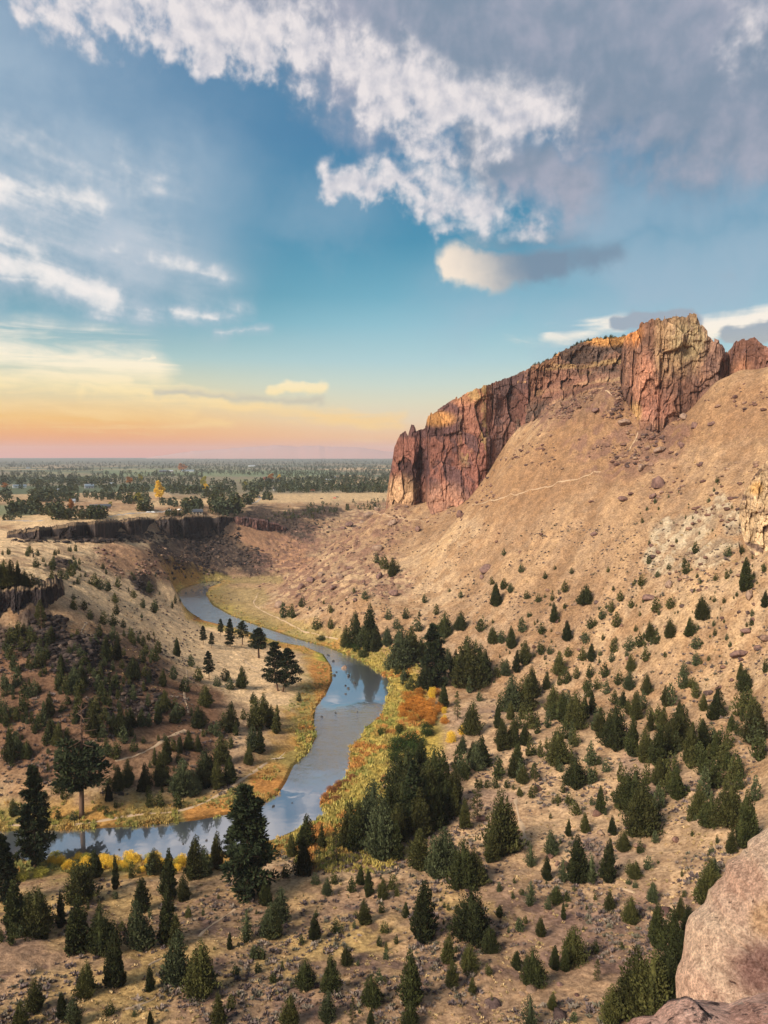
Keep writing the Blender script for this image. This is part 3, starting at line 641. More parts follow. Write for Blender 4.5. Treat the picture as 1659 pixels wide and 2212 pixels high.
POLY1 = [(1659, 1788), (1640, 1801), (1622, 1812), (1614, 1820), (1615, 1832), (1604, 1836), (1598, 1846), (1572, 1858), (1566, 1866), (1568, 1878), (1561, 1893), (1548, 1903), (1540, 1914), (1530, 1922),
         (1527, 1938), (1520, 1953), (1502, 1966), (1488, 1980), (1481, 2000), (1479, 2022), (1476, 2050), (1472, 2072), (1464, 2088), (1459, 2110), (1460, 2135), (1461, 2160), (1455, 2190), (1440, 2260), (1430, 2400), (1440, 2600), (1600, 2700), (1900, 2700), (2200, 2500), (2300, 2150), (2150, 1850), (1900, 1740), (1760, 1750)]
r1 = boulder_poly('boulder', POLY1, (1730, 2150), 14.0, 1.0, M_FG, col_fg, 900, 380, .30, 5, 4.5, 1.0, .34)
tag(r1, 'huge rough pinkish tan rock filling the lower right corner, tree tops behind it', 'rock')
POLY2 = [(1352, 2226), (1362, 2212), (1385, 2206), (1408, 2204), (1420, 2190), (1432, 2176), (1452, 2166), (1480, 2160), (1510, 2163), (1545, 2168), (1575, 2172), (1600, 2160), (1625, 2154), (1659, 2150), (1720, 2140), (1900, 2140), (2200, 2250), (2200, 2600), (1800, 2800), (1400, 2700), (1300, 2450), (1310, 2300)]
r2 = boulder_poly('boulder', POLY2, (1640, 2400), 9.0, .8, M_FG2, col_fg2, 800, 300, .5, 15, 6.0, fs=1.7, blk=.4)
tag(r2, 'pink rock ledge spotted with black lichen along the bottom right edge', 'rock')
def col_pale(u, v, x, y, z):
    n = fbm(x / 2.5, z / 3.5, o=4, seed=97); return cm((.60, .46, .29), (sst(.5, .62, n), (.42, .31, .20)), (blob(u, v, 1630, 1055, 18, 18), (.62, .40, .17)), (sst(.62, .7, n), (.2, .14, .11)))
POLY3 = [(1605, 1062), (1612, 1058), (1618, 1040), (1628, 1022), (1640, 1005), (1659, 992), (1700, 975), (1780, 970), (1840, 1010), (1860, 1120), (1800, 1200), (1700, 1195), (1659, 1180), (1625, 1165), (1613, 1148), (1612, 1120), (1610, 1095), (1602, 1078)]
r3 = wall('rock_outcrop', [(1598, 1088, 1096, 322, 0), (1604, 1062, 1130, 318, 2), (1610, 1056, 1150, 316, 3), (1620, 1040, 1166, 313, 5), (1632, 1016, 1176, 311, 6), (1645, 1000, 1186, 309, 7), (1662, 990, 1192, 308, 8), (1700, 974, 1200, 306, 8), (1780, 970, 1210, 303, 8), (1860, 1000, 1215, 300, 6), (1880, 1150, 1215, 300, 0)],
          300, 200, lambda u, v, h, x, y, z: col_pale(u, v, x, y, z), M_CLIFF, (4, 6), 1.8, 14, 67, 1.6, 1.0, .8, 4, flute=.35)
del r3['kind']
tag(r3, 'pale cream rock outcrop standing out of the slope at the right edge', 'rock')
# the buttress that carries the foreground rocks
a_ = np.linspace(0, 2 * np.pi, 90, endpoint=False); zz_ = np.linspace(84, 4, 60)[:, None]
rad = 5 + (84 - zz_) * .12 + (fbm(np.cos(a_) * 2 + zz_ * .03, np.sin(a_) * 2 + zz_ * 0, zz_ * .12 + a_ * 0, o=4, seed=99) - .5) * 5
px_ = 14 + rad * np.cos(a_); py_ = 6.5 + rad * np.sin(a_) * .45
base_rock = mesh_np('cliff', np.stack([px_, py_, zz_ + 0 * px_], -1).reshape(-1, 3), gridfaces(60, 90, True)[:, ::-1], [M_FG], col=np.zeros((5400, 3)) + np.array((.5, .33, .23)), smooth=True)
tag(base_rock, 'rock buttress carrying the pinkish rocks of the viewpoint', 'cliff', kind='structure')

# distant mountain range
mu = np.linspace(300, 1000, 200); mt = np.interp(mu, [300, 400, 500, 560, 600, 640, 690, 700, 780, 850, 1000], [992, 976, 968, 964, 962, 965, 962.5, 964, 967, 977, 992]) + (fbm(mu / 14, mu * 0, o=4, seed=77) - .5) * 3.0
mz = np.array([at_d(a, b, 14500)[2] for a, b in zip(mu, mt)]); maz = np.array([math.atan2(*ray(a, 960)[:2]) for a in mu])
rows = [(12500, 10), (13300, .35), (14000, .72), (14500, 1.0), (15300, .5), (16200, 10)]
MV = np.stack([np.stack([D * np.sin(maz), D * np.cos(maz), (np.full_like(mz, 20) if q == 10 else mz * q + (fbm(mu / 9, mu * 0 + D / 300, o=3, seed=78) - .5) * 8 * (q < 1))], -1) for D, q in rows])
M_MTN = material('mountain', lambda t, p: setc(t, p, mix(t, noise(t, wpos(t), .0024, 5, .6), (.40, .20, .165), (.46, .24, .20))))  # pink of the far hazy light put into the base colour
tag(mesh_np('mountain', MV.reshape(-1, 3), gridfaces(6, 200)[:, ::-1], [M_MTN], smooth=True), 'long low pinkish mountain ridge on the hazy horizon', 'mountain', kind='structure')
#@@NEXT@@
# ------------------------------------------------------------------ foliage
def leaf_nodes(dark, light, var=.25, sat=0.0):
    def f(t, p):
        oi = t.nodes.new('ShaderNodeObjectInfo'); r = E(t, oi.outputs['Random'])
        g = t.nodes.new('ShaderNodeNewGeometry'); isl = E(t, g.outputs['Random Per Island'])
        n = noise(t, opos(t), 5.0, 3, .6)
        e = mix(t, n.smooth(.32, .7) * .75 + isl * .25, dark, light)
        e = mix(t, 1.0, e, mix(t, r, (1 - var, 1 - var, 1 - var), (1 + var, 1 + var * .9, 1 + var * .5)), 'MULTIPLY')
        setc(t, p, e); p.inputs['Roughness'].default_value = .8; p.inputs['Specular IOR Level'].default_value = .12
    return f
M_JD = material('juniper_dark', leaf_nodes((.017, .023, .009), (.054, .062, .021), .4))
M_JO = material('juniper_olive', leaf_nodes((.028, .033, .011), (.082, .082, .028), .42))
M_JG = material('juniper_grey', leaf_nodes((.032, .042, .020), (.085, .10, .048)))
M_PP = material('pine_needles', leaf_nodes((.011, .018, .009), (.038, .050, .021)))
M_BARK = material('bark', lambda t, p: setc(t, p, mix(t, noise(t, opos(t), 9, 4), (.07, .042, .03), (.17, .105, .07))))
M_YEL = material('yellow_leaves', leaf_nodes((.55, .34, .03), (.88, .62, .09), .15))
M_ORG = material('orange_leaves', leaf_nodes((.30, .115, .024), (.54, .235, .045), .25))
M_WIL = material('willow_leaves', leaf_nodes((.014, .028, .007), (.042, .066, .016), .15))
M_YG = material('yellow_green_leaves', leaf_nodes((.20, .19, .03), (.42, .36, .07), .2))
M_RUST = material('rust_leaves', leaf_nodes((.16, .065, .03), (.30, .13, .05), .2))
def diamonds(P, dirs, L, Wd, r):
    """one small pointed blade per point: root, side, tip, side"""
    n = len(P); d = dirs / (np.linalg.norm(dirs, axis=1, keepdims=True) + 1e-9)
    q = np.cross(d, r.normal(size=(n, 3))); q /= (np.linalg.norm(q, axis=1, keepdims=True) + 1e-9)
    L = np.broadcast_to(L, (n,))[:, None]; Wd = np.broadcast_to(Wd, (n,))[:, None]
    V = np.stack([P - d * L * .35, P + q * Wd, P + d * L * .65, P - q * Wd], 1)
    return V.reshape(-1, 3), np.arange(4 * n).reshape(n, 4)
def tube(pts, rad, k=7):
    pts = np.array(pts, float); n = len(pts); a = np.linspace(0, 2 * np.pi, k, endpoint=False); t = np.gradient(pts, axis=0)
    V = []
    for i in range(n):
        d = t[i] / np.linalg.norm(t[i]); x = np.cross(d, (.3, .9, .1)); x /= np.linalg.norm(x); y = np.cross(d, x)
        V.append(pts[i] + rad[i] * (np.cos(a)[:, None] * x + np.sin(a)[:, None] * y))
    return np.concatenate(V), gridfaces(n, k, True)
def join(L):
    V, Q, o = [], [], 0
    for v, q in L: V.append(v); Q.append(q + o); o += len(v)
    return np.concatenate(V), np.concatenate(Q)
def juniper(seed, wide=.26, lead=3, n=2600, belly=.22, ragged=.5, fat=1.0, heart=True):
    """several pointed leaders merged into one dense cone of upswept sprays; unit height"""
    r = np.random.default_rng(seed); parts = []
    tops = [(0, 0, 1.0, 1.0)]
    for k in range(lead - 1):
        a = r.uniform(0, 6.28); q = r.uniform(.3, .65) * wide; tops.append((math.cos(a) * q, math.sin(a) * q, r.uniform(.55, .88), r.uniform(.5, .75)))
    P, D, Lh = [], [], []; asy = r.uniform(.05, .38); a0 = r.uniform(0, 6.28); whl = r.uniform(16, 30)
    for cx, cy, ht, sc in tops:
        m = int(n * sc * ht / sum(t[2] * t[3] for t in tops)); 
        t = r.beta(1.15, 1.7, m) * .97 + .02
        a = r.uniform(0, 6.28, m)
        rp = (1 + asy * np.cos(a - a0) + .22 * np.sin(t * whl + a * 1.3)) * wide * sc * np.minimum(1, (t / belly) ** .55) * (1 - t) ** .62 * (1 - belly) ** -.5
        lump = .66 + ragged * 1.0 * fbm(np.cos(a) * 2.4 + seed, np.sin(a) * 2.4, t * 9, o=3, seed=seed)
        q = (r.uniform(0, 1, m) ** .42) * rp * lump
        p = np.stack([cx * (1 - t * .4) + q * np.cos(a), cy * (1 - t * .4) + q * np.sin(a), t * ht], -1)
        P.append(p); D.append(np.stack([np.cos(a) * .55, np.sin(a) * .55, np.full(m, .85)], -1) + r.normal(size=(m, 3)) * .35); Lh.append(np.full(m, .043))
    P = np.concatenate(P); D = np.concatenate(D); L = np.concatenate(Lh) * r.uniform(.6, 1.5, len(P)) * (1.15 - .55 * P[:, 2])
    L = L * fat
    V, Q = diamonds(P, D, L, L * .30, r)
    core = []
    for cx, cy, ht, sc in (tops if heart else []):
        t = np.linspace(.05, .86, 8); rr = wide * sc * .36 * np.minimum(1, (t / belly) ** .55) * (1 - t) ** .72
        core.append(tube(np.stack([cx * (1 - t * .4), cy * (1 - t * .4), t * ht], -1), rr, 8))
    V, Q = join([(V, Q)] + core)
    return (V, Q), tube([(0, 0, -.05), (0.004, 0, .1), (0, .004, .35)], [.022, .017, .008])
def pine(seed, wide=.17, n=44, per=78, bare=.22, top=9.0, twin=False):
    """tall pine: trunk, limbs and separate flattened needle clumps; unit height"""
    r = np.random.default_rng(seed); C_, T_ = [], []
    stems = [(0, 0, 1.0)] if not twin else [(-.10, 0, 1.0), (.13, .03, .90)]
    for sx_, sy_, ht in stems:
        T_.append(tube([(sx_ * .25, sy_ * .25, -.04), (sx_ * .6, sy_ * .6, .18), (sx_, sy_, .4), (sx_, sy_, .7), (sx_, sy_, .98)], np.array([.021, .017, .014, .009, .002]) * (1 if not twin else .85)))
        for k in range(n):
            t = bare + (1 - bare) * ((k + r.uniform(0, .9)) / n); a = k * 2.4 + r.uniform(-.5, .5)
            rp = wide * (1 - ((t - bare) / (1 - bare)) ** 1.5) ** .7 * min(1, .45 + (t - bare) / .18) * r.uniform(.55, 1.15) + .012
            if twin: rp *= .8
            b = np.array((sx_, sy_, t * ht * .97)); e = b + np.array((math.cos(a) * rp, math.sin(a) * rp, r.uniform(-.03, .03)))
            T_.append(tube([b, (b + e) / 2 + (0, 0, -.004), e], [.005, .0035, .0015], 4))
            if t > top: continue                                   # above this the spire is dead and bare
            for c_, f in ((e, 1.0), (b * .45 + e * .55, .8)):
                m = int(per * f); w = (.036 + rp * .22) * r.uniform(.8, 1.2)
                g = r.normal(size=(m, 3)); g /= np.linalg.norm(g, axis=1, keepdims=True); g *= (r.uniform(0, 1, m) ** .4)[:, None]
                p = c_ + g * (w, w, w * .55)
                C_.append((p, g + np.array((math.cos(a) * .3, math.sin(a) * .3, .35))))
    P = np.concatenate([c[0] for c in C_]); D = np.concatenate([c[1] for c in C_])
    return diamonds(P, D, r.uniform(.022, .045, len(P)), r.uniform(.006, .012, len(P)), r), join(T_)
def broadleaf(seed, wide=.36, n=1500, low=.12, clumps=22, tall=True):
    r = np.random.default_rng(seed); P, D = [], []
    for k in range(clumps):
        a = r.uniform(0, 6.28); t = r.uniform(0, 1); q = wide * math.sin(math.pi * (.12 + .8 * t)) ** .7 * r.uniform(.25, .85)
        c_ = np.array((math.cos(a) * q, math.sin(a) * q, low + (1 - low) * (.08 + .84 * t))); w = wide * r.uniform(.26, .45)
        m = n // clumps; g = r.normal(size=(m, 3)); g /= np.linalg.norm(g, axis=1, keepdims=True); g *= (r.uniform(0, 1, m) ** .35)[:, None]
        P.append(c_ + g * (w, w, w * 1.05)); D.append(g + (0, 0, .4))
    P = np.concatenate(P); P[:, 2] = np.clip(P[:, 2], 0, 1.03); D = np.concatenate(D)
    trunk = [tube([(0, 0, -.04), (.01, 0, low + .2), (0, .01, .8)], [.022, .016, .004])]
    for k in range(6):
        a = k * 1.05 + .3; z = low + .08 + .07 * k; trunk.append(tube([(0, 0, z), (math.cos(a) * wide * .35, math.sin(a) * wide * .35, z + .14), (math.cos(a) * wide * .6, math.sin(a) * wide * .6, z + .24)], [.010, .006, .002], 5))
    return diamonds(P, D, r.uniform(.03, .075, len(P)), r.uniform(.014, .03, len(P)), r), join(trunk)
PROTO = {}
def proto(key, parts, cm, bm=None):
    root = bpy.data.objects.new(key, None)
    (cv, cq), tr = parts
    PROTO[key] = (mesh_np('crown', cv, cq, [cm], link=False).data, mesh_np('trunk', tr[0], tr[1], [bm or M_BARK], smooth=True, link=False).data)
for k, (sd, w, ld, be, rg, mt) in enumerate([(1, .27, 3, .20, .6, M_JD), (2, .25, 4, .18, .75, M_JO), (3, .33, 5, .16, .8, M_JO), (4, .21, 2, .22, .6, M_JD), (5, .30, 4, .25, .85, M_JG),
                                             (6, .25, 3, .15, .5, M_JD), (7, .36, 6, .2, .8, M_JD), (8, .24, 3, .28, .95, M_JO)]):
    proto('juniper_%d' % k, juniper(sd, w, ld, 6400, be, rg), mt)
proto('narrow_0', juniper(21, .15, 1, 3000, .18, .4), M_JD); proto('narrow_1', juniper(22, .17, 2, 3000, .16, .6), M_JO)
proto('sparse_0', juniper(31, .22, 3, 2000, .3, 1.1), M_JG); proto('sparse_1', pine(33, .15, 30, 26, .12), M_JO)
proto('pine_0', pine(41, .19, 52, 95, .10), M_PP); proto('pine_1', pine(42, .21, 40, 80, .26), M_PP); proto('pine_2', pine(43, .24, 34, 80, .34), M_PP)
proto('twin', pine(44, .26, 34, 85, .20, twin=True), M_PP); proto('pine_3', pine(45, .17, 60, 90, .05), M_PP)
proto('bare', pine(46, .165, 52, 80, .28, .66), M_PP)
for k, mt in (('yellow', M_YEL), ('orange', M_ORG), ('yellowgreen', M_YG)): proto('poplar_' + k, broadleaf(51, .27, 1800, .10, 26), mt)
for k, mt in (('yellow', M_YEL), ('orange', M_ORG), ('willow', M_WIL), ('yellowgreen', M_YG), ('rust', M_RUST)): proto('shrub_' + k, broadleaf(61, .62, 3400, -.02, 34), mt)
def plant(name, key, x, y, z, h, w=None, parts=True):
    """an Empty at the foot with a trunk and a crown of its own"""
    r = bpy.data.objects.new(name, None); COL.objects.link(r); r.empty_display_size = .5
    r.location = (x, y, z - .03 * h); k = w if w else 1.0
    r.scale = (h * k, h * k, h); r.rotation_euler = (random.uniform(-.03, .03), random.uniform(-.03, .03), random.uniform(0, 6.28))
    for n, d in (('crown', PROTO[key][0]), ('trunk', PROTO[key][1])):
        o = bpy.data.objects.new(n, d); o.parent = r; COL.objects.link(o)
    return r
REG = {'3': (0, 1800, 1.8433), '4': (800, 1800, 1.8433), '5': (1600, 1700, 1.8433), '6': (0, 2450, 1.8433), '7': (800, 2450, 1.8433), '8': (1600, 2450, 1.8433),
       '1': (0, 1400, 1.276), '2': (1200, 1000, 1.276), 'a': (0, 1420, 2.5136), 'b': (600, 1420, 2.37), 'd': (0, 0, 1 / 1.5069)}
def R_(k, x, y):
    ox, oy, s = REG[k]; return (ox + x / s) / 1.5069, (oy + y / s) / 1.5069
TREES = {
'6': """210 690 70 P0;490 385 -335 P2;1500 850 165 P3;30 900 480 P0;10 770 500;710 230 60;770 200 30;870 230 50;970 190 -20;1100 250 20 g;1150 250 90;1240 190 -40;1300 210 30;1380 180 10
900 325 240;960 320 225;1060 330 230;650 290 180;690 330 280;640 375 315 n;440 410 340;380 280 200;350 400 330;80 380 270 s;210 180 70
690 820 600 n;480 900 630 w;570 745 570;925 725 560;1010 870 560;1100 890 720;1170 740 480;1230 740 545;1300 690 455;1380 680 430 P1;1600 915 760;90 1080 740;225 1095 780;360 1050 820 n
470 1185 840;610 1190 890 w;820 1170 870 g;855 940 730;1000 1130 780;1060 1165 950;700 1395 1050;1060 1370 1050;1210 1450 1100 w;900 1420 1270;520 1460 1230;210 1555 1340;125 1640 1480;370 1600 1430
440 1640 1450 g;660 1570 1480;810 1580 1530 n;900 1640 1540;1310 1635 1420;1385 1540 1440 s;1480 1130 920 s;1380 1180 1070 n;1630 1110 890;1520 1240 1150;1560 1240 1150;1545 1320 1250;1410 1340 1260 n;1640 1380 1310""",
'7': """120 915 750;215 1010 790;170 1105 900;270 620 470;360 570 355;350 730 490;430 620 560;455 570 420 n;240 745 655;545 670 430 s;620 560 250;670 590 270;820 640 230 g;900 640 400;760 470 140;860 470 180
1000 480 40 P0;1080 450 100;1150 440 200;1200 380 150;1250 300 60;1310 450 260;1390 400 150 s;1530 600 200 w;1480 650 430 s;1600 590 400;1380 100 -80;1040 690 440 s;1130 740 480 g;1200 710 430;1310 800 490;1370 790 560
415 790 710;525 785 700;490 850 740;635 835 735;690 790 670;735 860 690;820 870 750;880 820 720;905 860 800 n;710 1030 870;410 1115 960;540 1080 985;605 1265 1150;815 960 890;960 990 890;1070 1110 740
1360 1115 790 w;1270 970 895 n;1460 1200 1040;1215 1260 1070;1340 1310 1130;1240 1400 1230 s;1360 1440 1340;990 1510 1160;355 1410 1220;510 1440 1200;750 1510 1300;800 1380 1290;265 1640 1420;500 1600 1415
640 1640 1460 s;750 1640 1540;990 1640 1480;1520 830 770;1525 980 910 n;1640 1070 980;1625 1290 1190;1450 1330 1255;830 1080 1000;800 1160 1090;840 1240 1170;50 1235 1150;160 1380 1320;1170 890 860;1215 945 900
940 470 110 w;1000 400 20;1100 330 50 w;1180 300 90;900 520 290 w;1040 500 190;960 250 -60 w;1060 200 -90;1130 240 -60;1410 210 150;1450 210 155;1490 210 140;1570 210 150;1610 220 180;1640 260 200""",
'8': """130 150 0;190 180 60;260 180 60 s;420 115 50;500 200 0 w;600 70 -20;645 70 10;240 270 190;170 265 205;265 240 190;400 300 235;430 240 180;460 310 230;495 370 270;560 480 350;600 315 255;650 365 190;720 490 370;460 500 390
790 590 450;860 340 60 w;800 330 110;895 490 140 w;980 540 460;890 600 520 s;1000 200 20;1110 270 70;1240 390 170;1310 440 240 w;1430 430 150;1440 600 440 s;1530 560 200;350 610 450 g;235 680 530 s;335 760 610;430 770 610 s
515 770 480;600 780 580 s;700 775 500;825 720 640;865 750 640;940 700 610;820 790 740;860 810 760;45 830 780;180 855 805;230 915 750 s;390 900 790;450 890 820;340 940 860;430 1000 890 n;495 830 790;710 940 820;835 1020 850
970 900 770;50 985 910 n;170 1070 990;205 1025 970;295 1100 980;490 1250 1020;445 1310 1160;380 1300 1150;150 1290 1180;250 1390 1150 w;630 1370 1230 s;625 1200 1115;365 1540 1430;230 1640 1430 s;500 1615 1540;10 1190 1050
870 1600 1130 s;960 1600 1160;720 1640 1380 s;1000 1150 880;1130 1000 850;1080 1300 900;1180 1200 900;1050 1560 1150;1130 1430 1050;1310 920 620 s;1330 760 620""",
'5': """75 200 150 ;180 300 240;320 340 290;700 300 260;480 310 265;380 285 255;30 500 350;75 400 330;115 420 360;210 460 400;280 480 420;365 470 420;440 420 340;565 490 360;375 600 470;300 670 590;450 710 580;235 565 535
775 475 400;720 540 460;665 580 505;750 630 530;840 515 450;985 540 440;1080 520 430;900 380 300;1170 310 240;1000 330 280;1260 580 420;1345 350 300;1410 340 280;1250 370 330;1070 690 565;950 710 580;890 750 650
1190 680 560;595 640 560;560 730 640;620 620 570;865 655 610;990 730 650;730 780 690;830 770 670;925 830 740;1230 760 670;1225 860 770;1040 810 770;1150 930 830;290 790 700;350 790 730;465 810 730;410 910 760
545 830 740;600 830 720;650 800 760;720 840 770;835 890 780;445 970 870;510 940 860;590 930 840;680 930 830;765 970 880;830 1000 880;930 1030 890;690 1030 940;565 1010 930;630 1000 920;1225 1050 950;1270 1130 1020
1350 1180 970;1040 1100 970;860 1180 1010;790 1110 1000;740 1090 1000;1490 950 830;1520 1010 860;1640 900 820;1640 510 400;1580 1320 1050 w;1420 210 130;1500 190 130;1220 190 110;1520 410 200;940 250 190
130 750 640;60 720 640;10 730 630;180 660 560;150 900 760;200 850 700;90 920 810;120 1130 900;200 1130 900 w;240 1050 850;30 930 850;330 1000 880;370 1150 960;430 1200 1000;500 1230 990 w;560 1180 1030;600 1150 1010
650 1280 1100 s;740 1350 1070 w;850 1400 1150;920 1440 1210;1010 1460 1200;1080 1380 1130;1150 1340 1080;1200 1440 1180;1270 1380 1170;1340 1420 1250;1400 1440 1300;1030 1250 1090;950 1250 1130;1120 1220 1060;1440 1250 1140;60 1340 1170 ;130 1340 1170;200 1330 1200;400 1450 1210 w""",
'4': """600 570 425;660 560 335;700 560 420;740 580 290;780 590 420;850 560 430;905 455 380;960 395 320;1030 470 370;935 680 430;990 600 430;1050 640 490;1135 800 410 P3;1080 820 640;850 700 610;1190 500 340;1290 460 340;1210 690 560
1260 750 570;1330 800 480 w;1400 780 530;1440 690 570;1190 930 780;1270 1000 820 s;1360 1080 870 w;1420 470 370;1480 540 430;1530 540 470;1590 570 430;1540 690 630;1400 890 820;970 750 700;1500 310 180;1290 270 220;1550 210 150
1585 230 180;1475 190 135;1070 300 240;720 280 210;650 240 200;880 140 20;910 110 50;785 60 -10;830 100 0;275 390 300;225 390 290;340 320 250;505 360 300;425 460 370;510 455 380;1145 370 300;1040 380 345;855 400 330;1220 235 205
205 830 520 T;75 630 440 P2;110 1010 830;60 1060 850;150 1050 900;185 1080 900 n;40 1180 1020;85 1200 1040;20 1270 1140;320 890 830;40 900 840;1630 1280 1130;1540 1180 990;1590 1000 880;1420 1280 1080;1300 1200 1080;1360 1250 1120;1510 1050 900;1600 1160 1020""",
'3': """1325 500 390 P1;1380 560 390 P0;1455 550 400 P2;1555 630 440 P2;1220 550 430 P1;1270 570 470 P1;1065 620 500;950 600 510;1145 680 600;1255 760 580 P1;1190 770 670 w;1450 810 670;1350 770 680;1300 800 730;1380 820 740;1520 900 830;1235 920 780 w
1190 1040 900 w;1390 1070 880;1345 1040 940;1460 1000 930;650 1220 1125 n;710 1200 1130;800 1190 1110;930 1270 1160 n;1000 1260 1090;1080 1200 1090;1130 1180 1050;1190 1190 1080;1220 1280 1180;1270 1080 1010;1300 1100 1000
1325 1270 1080;1220 1100 1050;250 460 270 s;570 200 110;600 220 140;640 230 150;895 240 160;800 270 210;860 330 265;930 350 270 w;540 400 330;620 430 340;680 440 350;690 300 240;310 540 430;500 340 270;440 280 235;740 450 390
640 640 480;700 640 490;860 560 490;920 650 560;800 760 600;450 820 670;500 810 670;370 720 600;980 800 690;1040 760 670;1110 830 730;300 980 820;150 860 760;720 1100 900;680 1080 950;990 950 810;950 1020 900;1060 1020 900
840 1040 960;780 1050 920;560 1080 920;300 1120 980;350 1150 1010;60 1250 1070;160 1230 1110;350 1250 1170;270 1150 1080;230 1060 970;30 200 30;70 200 30;110 190 60;150 200 90;190 210 110;230 220 140;10 220 60;60 520 420;110 500 400
180 520 430;240 400 280;300 550 440;1640 520 540""",
}
ZONES = [(60, 1215, 'atop the dark basalt outcrop'), (170, 1245, 'on the left hill beside the pale ridge'), (300, 1275, 'on the pale ridge left of the upper river bend'), (60, 1370, 'below the basalt outcrop'), (215, 1350, 'beside the dark talus trail'),
         (330, 1390, 'on the bright slope left of the river'), (110, 1500, 'on the shaded left slope'), (270, 1470, 'along the right edge of the dark talus'), (400, 1450, 'on the pale bench above the river'), (500, 1370, 'beside the narrow upper river'),
         (540, 1470, 'near the twin trunked pine'), (560, 1590, 'on the bank inside the river bend'), (430, 1590, 'at the foot of the left hill'), (290, 1590, 'by the trail under the left hill'), (70, 1620, 'at the left edge above the still water'), (220, 1690, 'beside the bare spired pine'),
         (370, 1680, 'on the far bank of the still water'), (60, 1850, 'before the still water at the left edge'), (250, 1870, 'in front of the yellow riverside shrubs'), (420, 1850, 'beside the still water left of the giant pine'), (570, 1900, 'close around the giant riverside pine'), (650, 1850, 'between the giant pine and the green meadow'),
         (60, 1980, 'in the lower left grove'), (230, 2010, 'in the middle of the lower left grove'), (390, 2010, 'on the footpath in the lower left'), (110, 2150, 'in the bottom left corner'), (330, 2140, 'on the lower left sagebrush'), (560, 2010, 'on the sagebrush below the giant pine'), (700, 1960, 'on the open sage flat below the dark grove'),
         (800, 1760, 'in the dark grove right of the meadow'), (900, 1660, 'behind the dark grove by the willows'), (970, 1840, 'in the clump below the dark grove'), (920, 1960, 'beside the broad cone shaped juniper'), (700, 2120, 'on the lower middle sagebrush'), (540, 2150, 'at the bottom left of centre'), (880, 2110, 'at the bottom centre'), (1010, 2020, 'on the flat right of centre'),
         (1090, 1800, 'in the clump beside the pale trail'), (1130, 1640, 'on the bare flat by the pale trail'), (1220, 1720, 'on the pale gravel flat'), (1240, 1870, 'in the row across the middle flat'), (1130, 1950, 'on the sage flat under the middle row'), (1180, 2080, 'near the lower right sage'), (1350, 1970, 'among grey sage left of the big boulder'), (1380, 1750, 'at the tree belt edge on the right flat'),
         (1440, 2080, 'in the dense strip against the big boulder'), (1340, 2190, 'at the bottom beside the big boulder'), (1540, 1800, 'just above the big boulder'), (1480, 1640, 'in the belt of trees above the big boulder'), (1330, 1590, 'in the middle of the tree belt'), (1620, 1600, 'in the belt at the right edge'), (1220, 1600, 'under the belt by the gravel flat'),
         (760, 1370, 'in the line of trees above the river'), (880, 1400, 'in the wood behind the tall dark pine'), (940, 1450, 'around the tall dark pine'), (1010, 1500, 'right of the tall dark pine'), (1000, 1600, 'beside the orange thicket'), (680, 1330, 'on the bank of the upper river'), (830, 1210, 'among the dark boulders of the far slope'), (1070, 1280, 'on the bare slope under the cliff trail'),
         (1100, 1400, 'at the foot of the bare slope'), (1110, 1490, 'in the dark belt under the bare slope'), (1200, 1390, 'on the lower bare slope'), (1260, 1300, 'high on the bare slope'), (1290, 1450, 'on the grassy slope above the belt'), (1230, 1490, 'at the upper edge of the belt'), (1420, 1310, 'on the slope under the pale scree'), (1500, 1190, 'in the pale scree'), (1600, 1250, 'on the slope below the pale outcrop'),
         (1430, 1440, 'on the right slope above the belt'), (1580, 1430, 'on the right slope by red boulders'), (1560, 1060, 'on the slope left of the pale outcrop'), (1340, 1160, 'on the bare slope left of the scree')]
tl = []
for k, txt in TREES.items():
    for a in txt.replace('\n', ';').split(';'):
        f = a.split()
        if len(f) < 3: continue
        ty = f[3] if len(f) > 3 else 'j'
        u, vb = R_(k, float(f[0]), float(f[1])); _, vt = R_(k, 0, float(f[2]))
        if vt > vb: continue
        g = hit(u, vb)
        if g is None: continue
        D = math.hypot(g[0], g[1]); h = at_d(u, vt, D)[2] - g[2]
        tl.append([u, vb, vb - vt, ty, g, min(h, 38)])
tl.sort(key=lambda q: -q[2])
rt = random.Random(5); seen = 0; items = []
TONE = {M_JD: 'dark green', M_JO: 'olive', M_JG: 'grey green'}
JP = ['juniper_%d' % k for k in range(8)]
rest = []
for u, vb, px, ty, g, h in tl:
    x, y, z = g
    if ty[0] in 'PT':
        key = {'P0': 'pine_0', 'P1': 'pine_1', 'P2': 'pine_2', 'P3': 'pine_3', 'T': 'twin'}[ty]; nm = 'pine_tree'; w = 1.12 if ty in ('P3', 'T', 'P2') else .82
        if px > 140 and ty == 'P2': key = 'bare'
    else:
        seen += 1
        if seen > 296: rest.append((x, y, z, h, u, vb)); continue
        nm = 'juniper_tree'; w = rt.uniform(.74, 1.02)
        key = {'n': rt.choice(['narrow_0', 'narrow_1']), 's': rt.choice(['sparse_0', 'sparse_1', 'juniper_7']), 'g': 'juniper_4', 'w': rt.choice(['juniper_2', 'juniper_6'])}.get(ty) or rt.choice(JP)
        if px < 34 and ty == 'j' and rt.random() < .35: key = rt.choice(['narrow_0', 'narrow_1'])
        if h < 4.5: w *= 1.12
    o = plant(nm, key, x, y, z, h, w); zi = min(range(len(ZONES)), key=lambda i: (ZONES[i][0] - u) ** 2 + (ZONES[i][1] - vb + px * .3) ** 2)
    own = {'bare': 'half dead tall pine with a bare spire above the still water', 'twin': 'twin trunked dark pine standing on the pale river bench',
           'pine_3': 'giant dark pine standing at the near bank of the still water' if vb > 1700 else 'tall dark pine rising out of the wood above the meadow'}.get(key)
    if own: tag(o, own, 'tree', 'tall pines along the river'); continue
    items.append((o, key, zi, u, vb, px, h, nm))
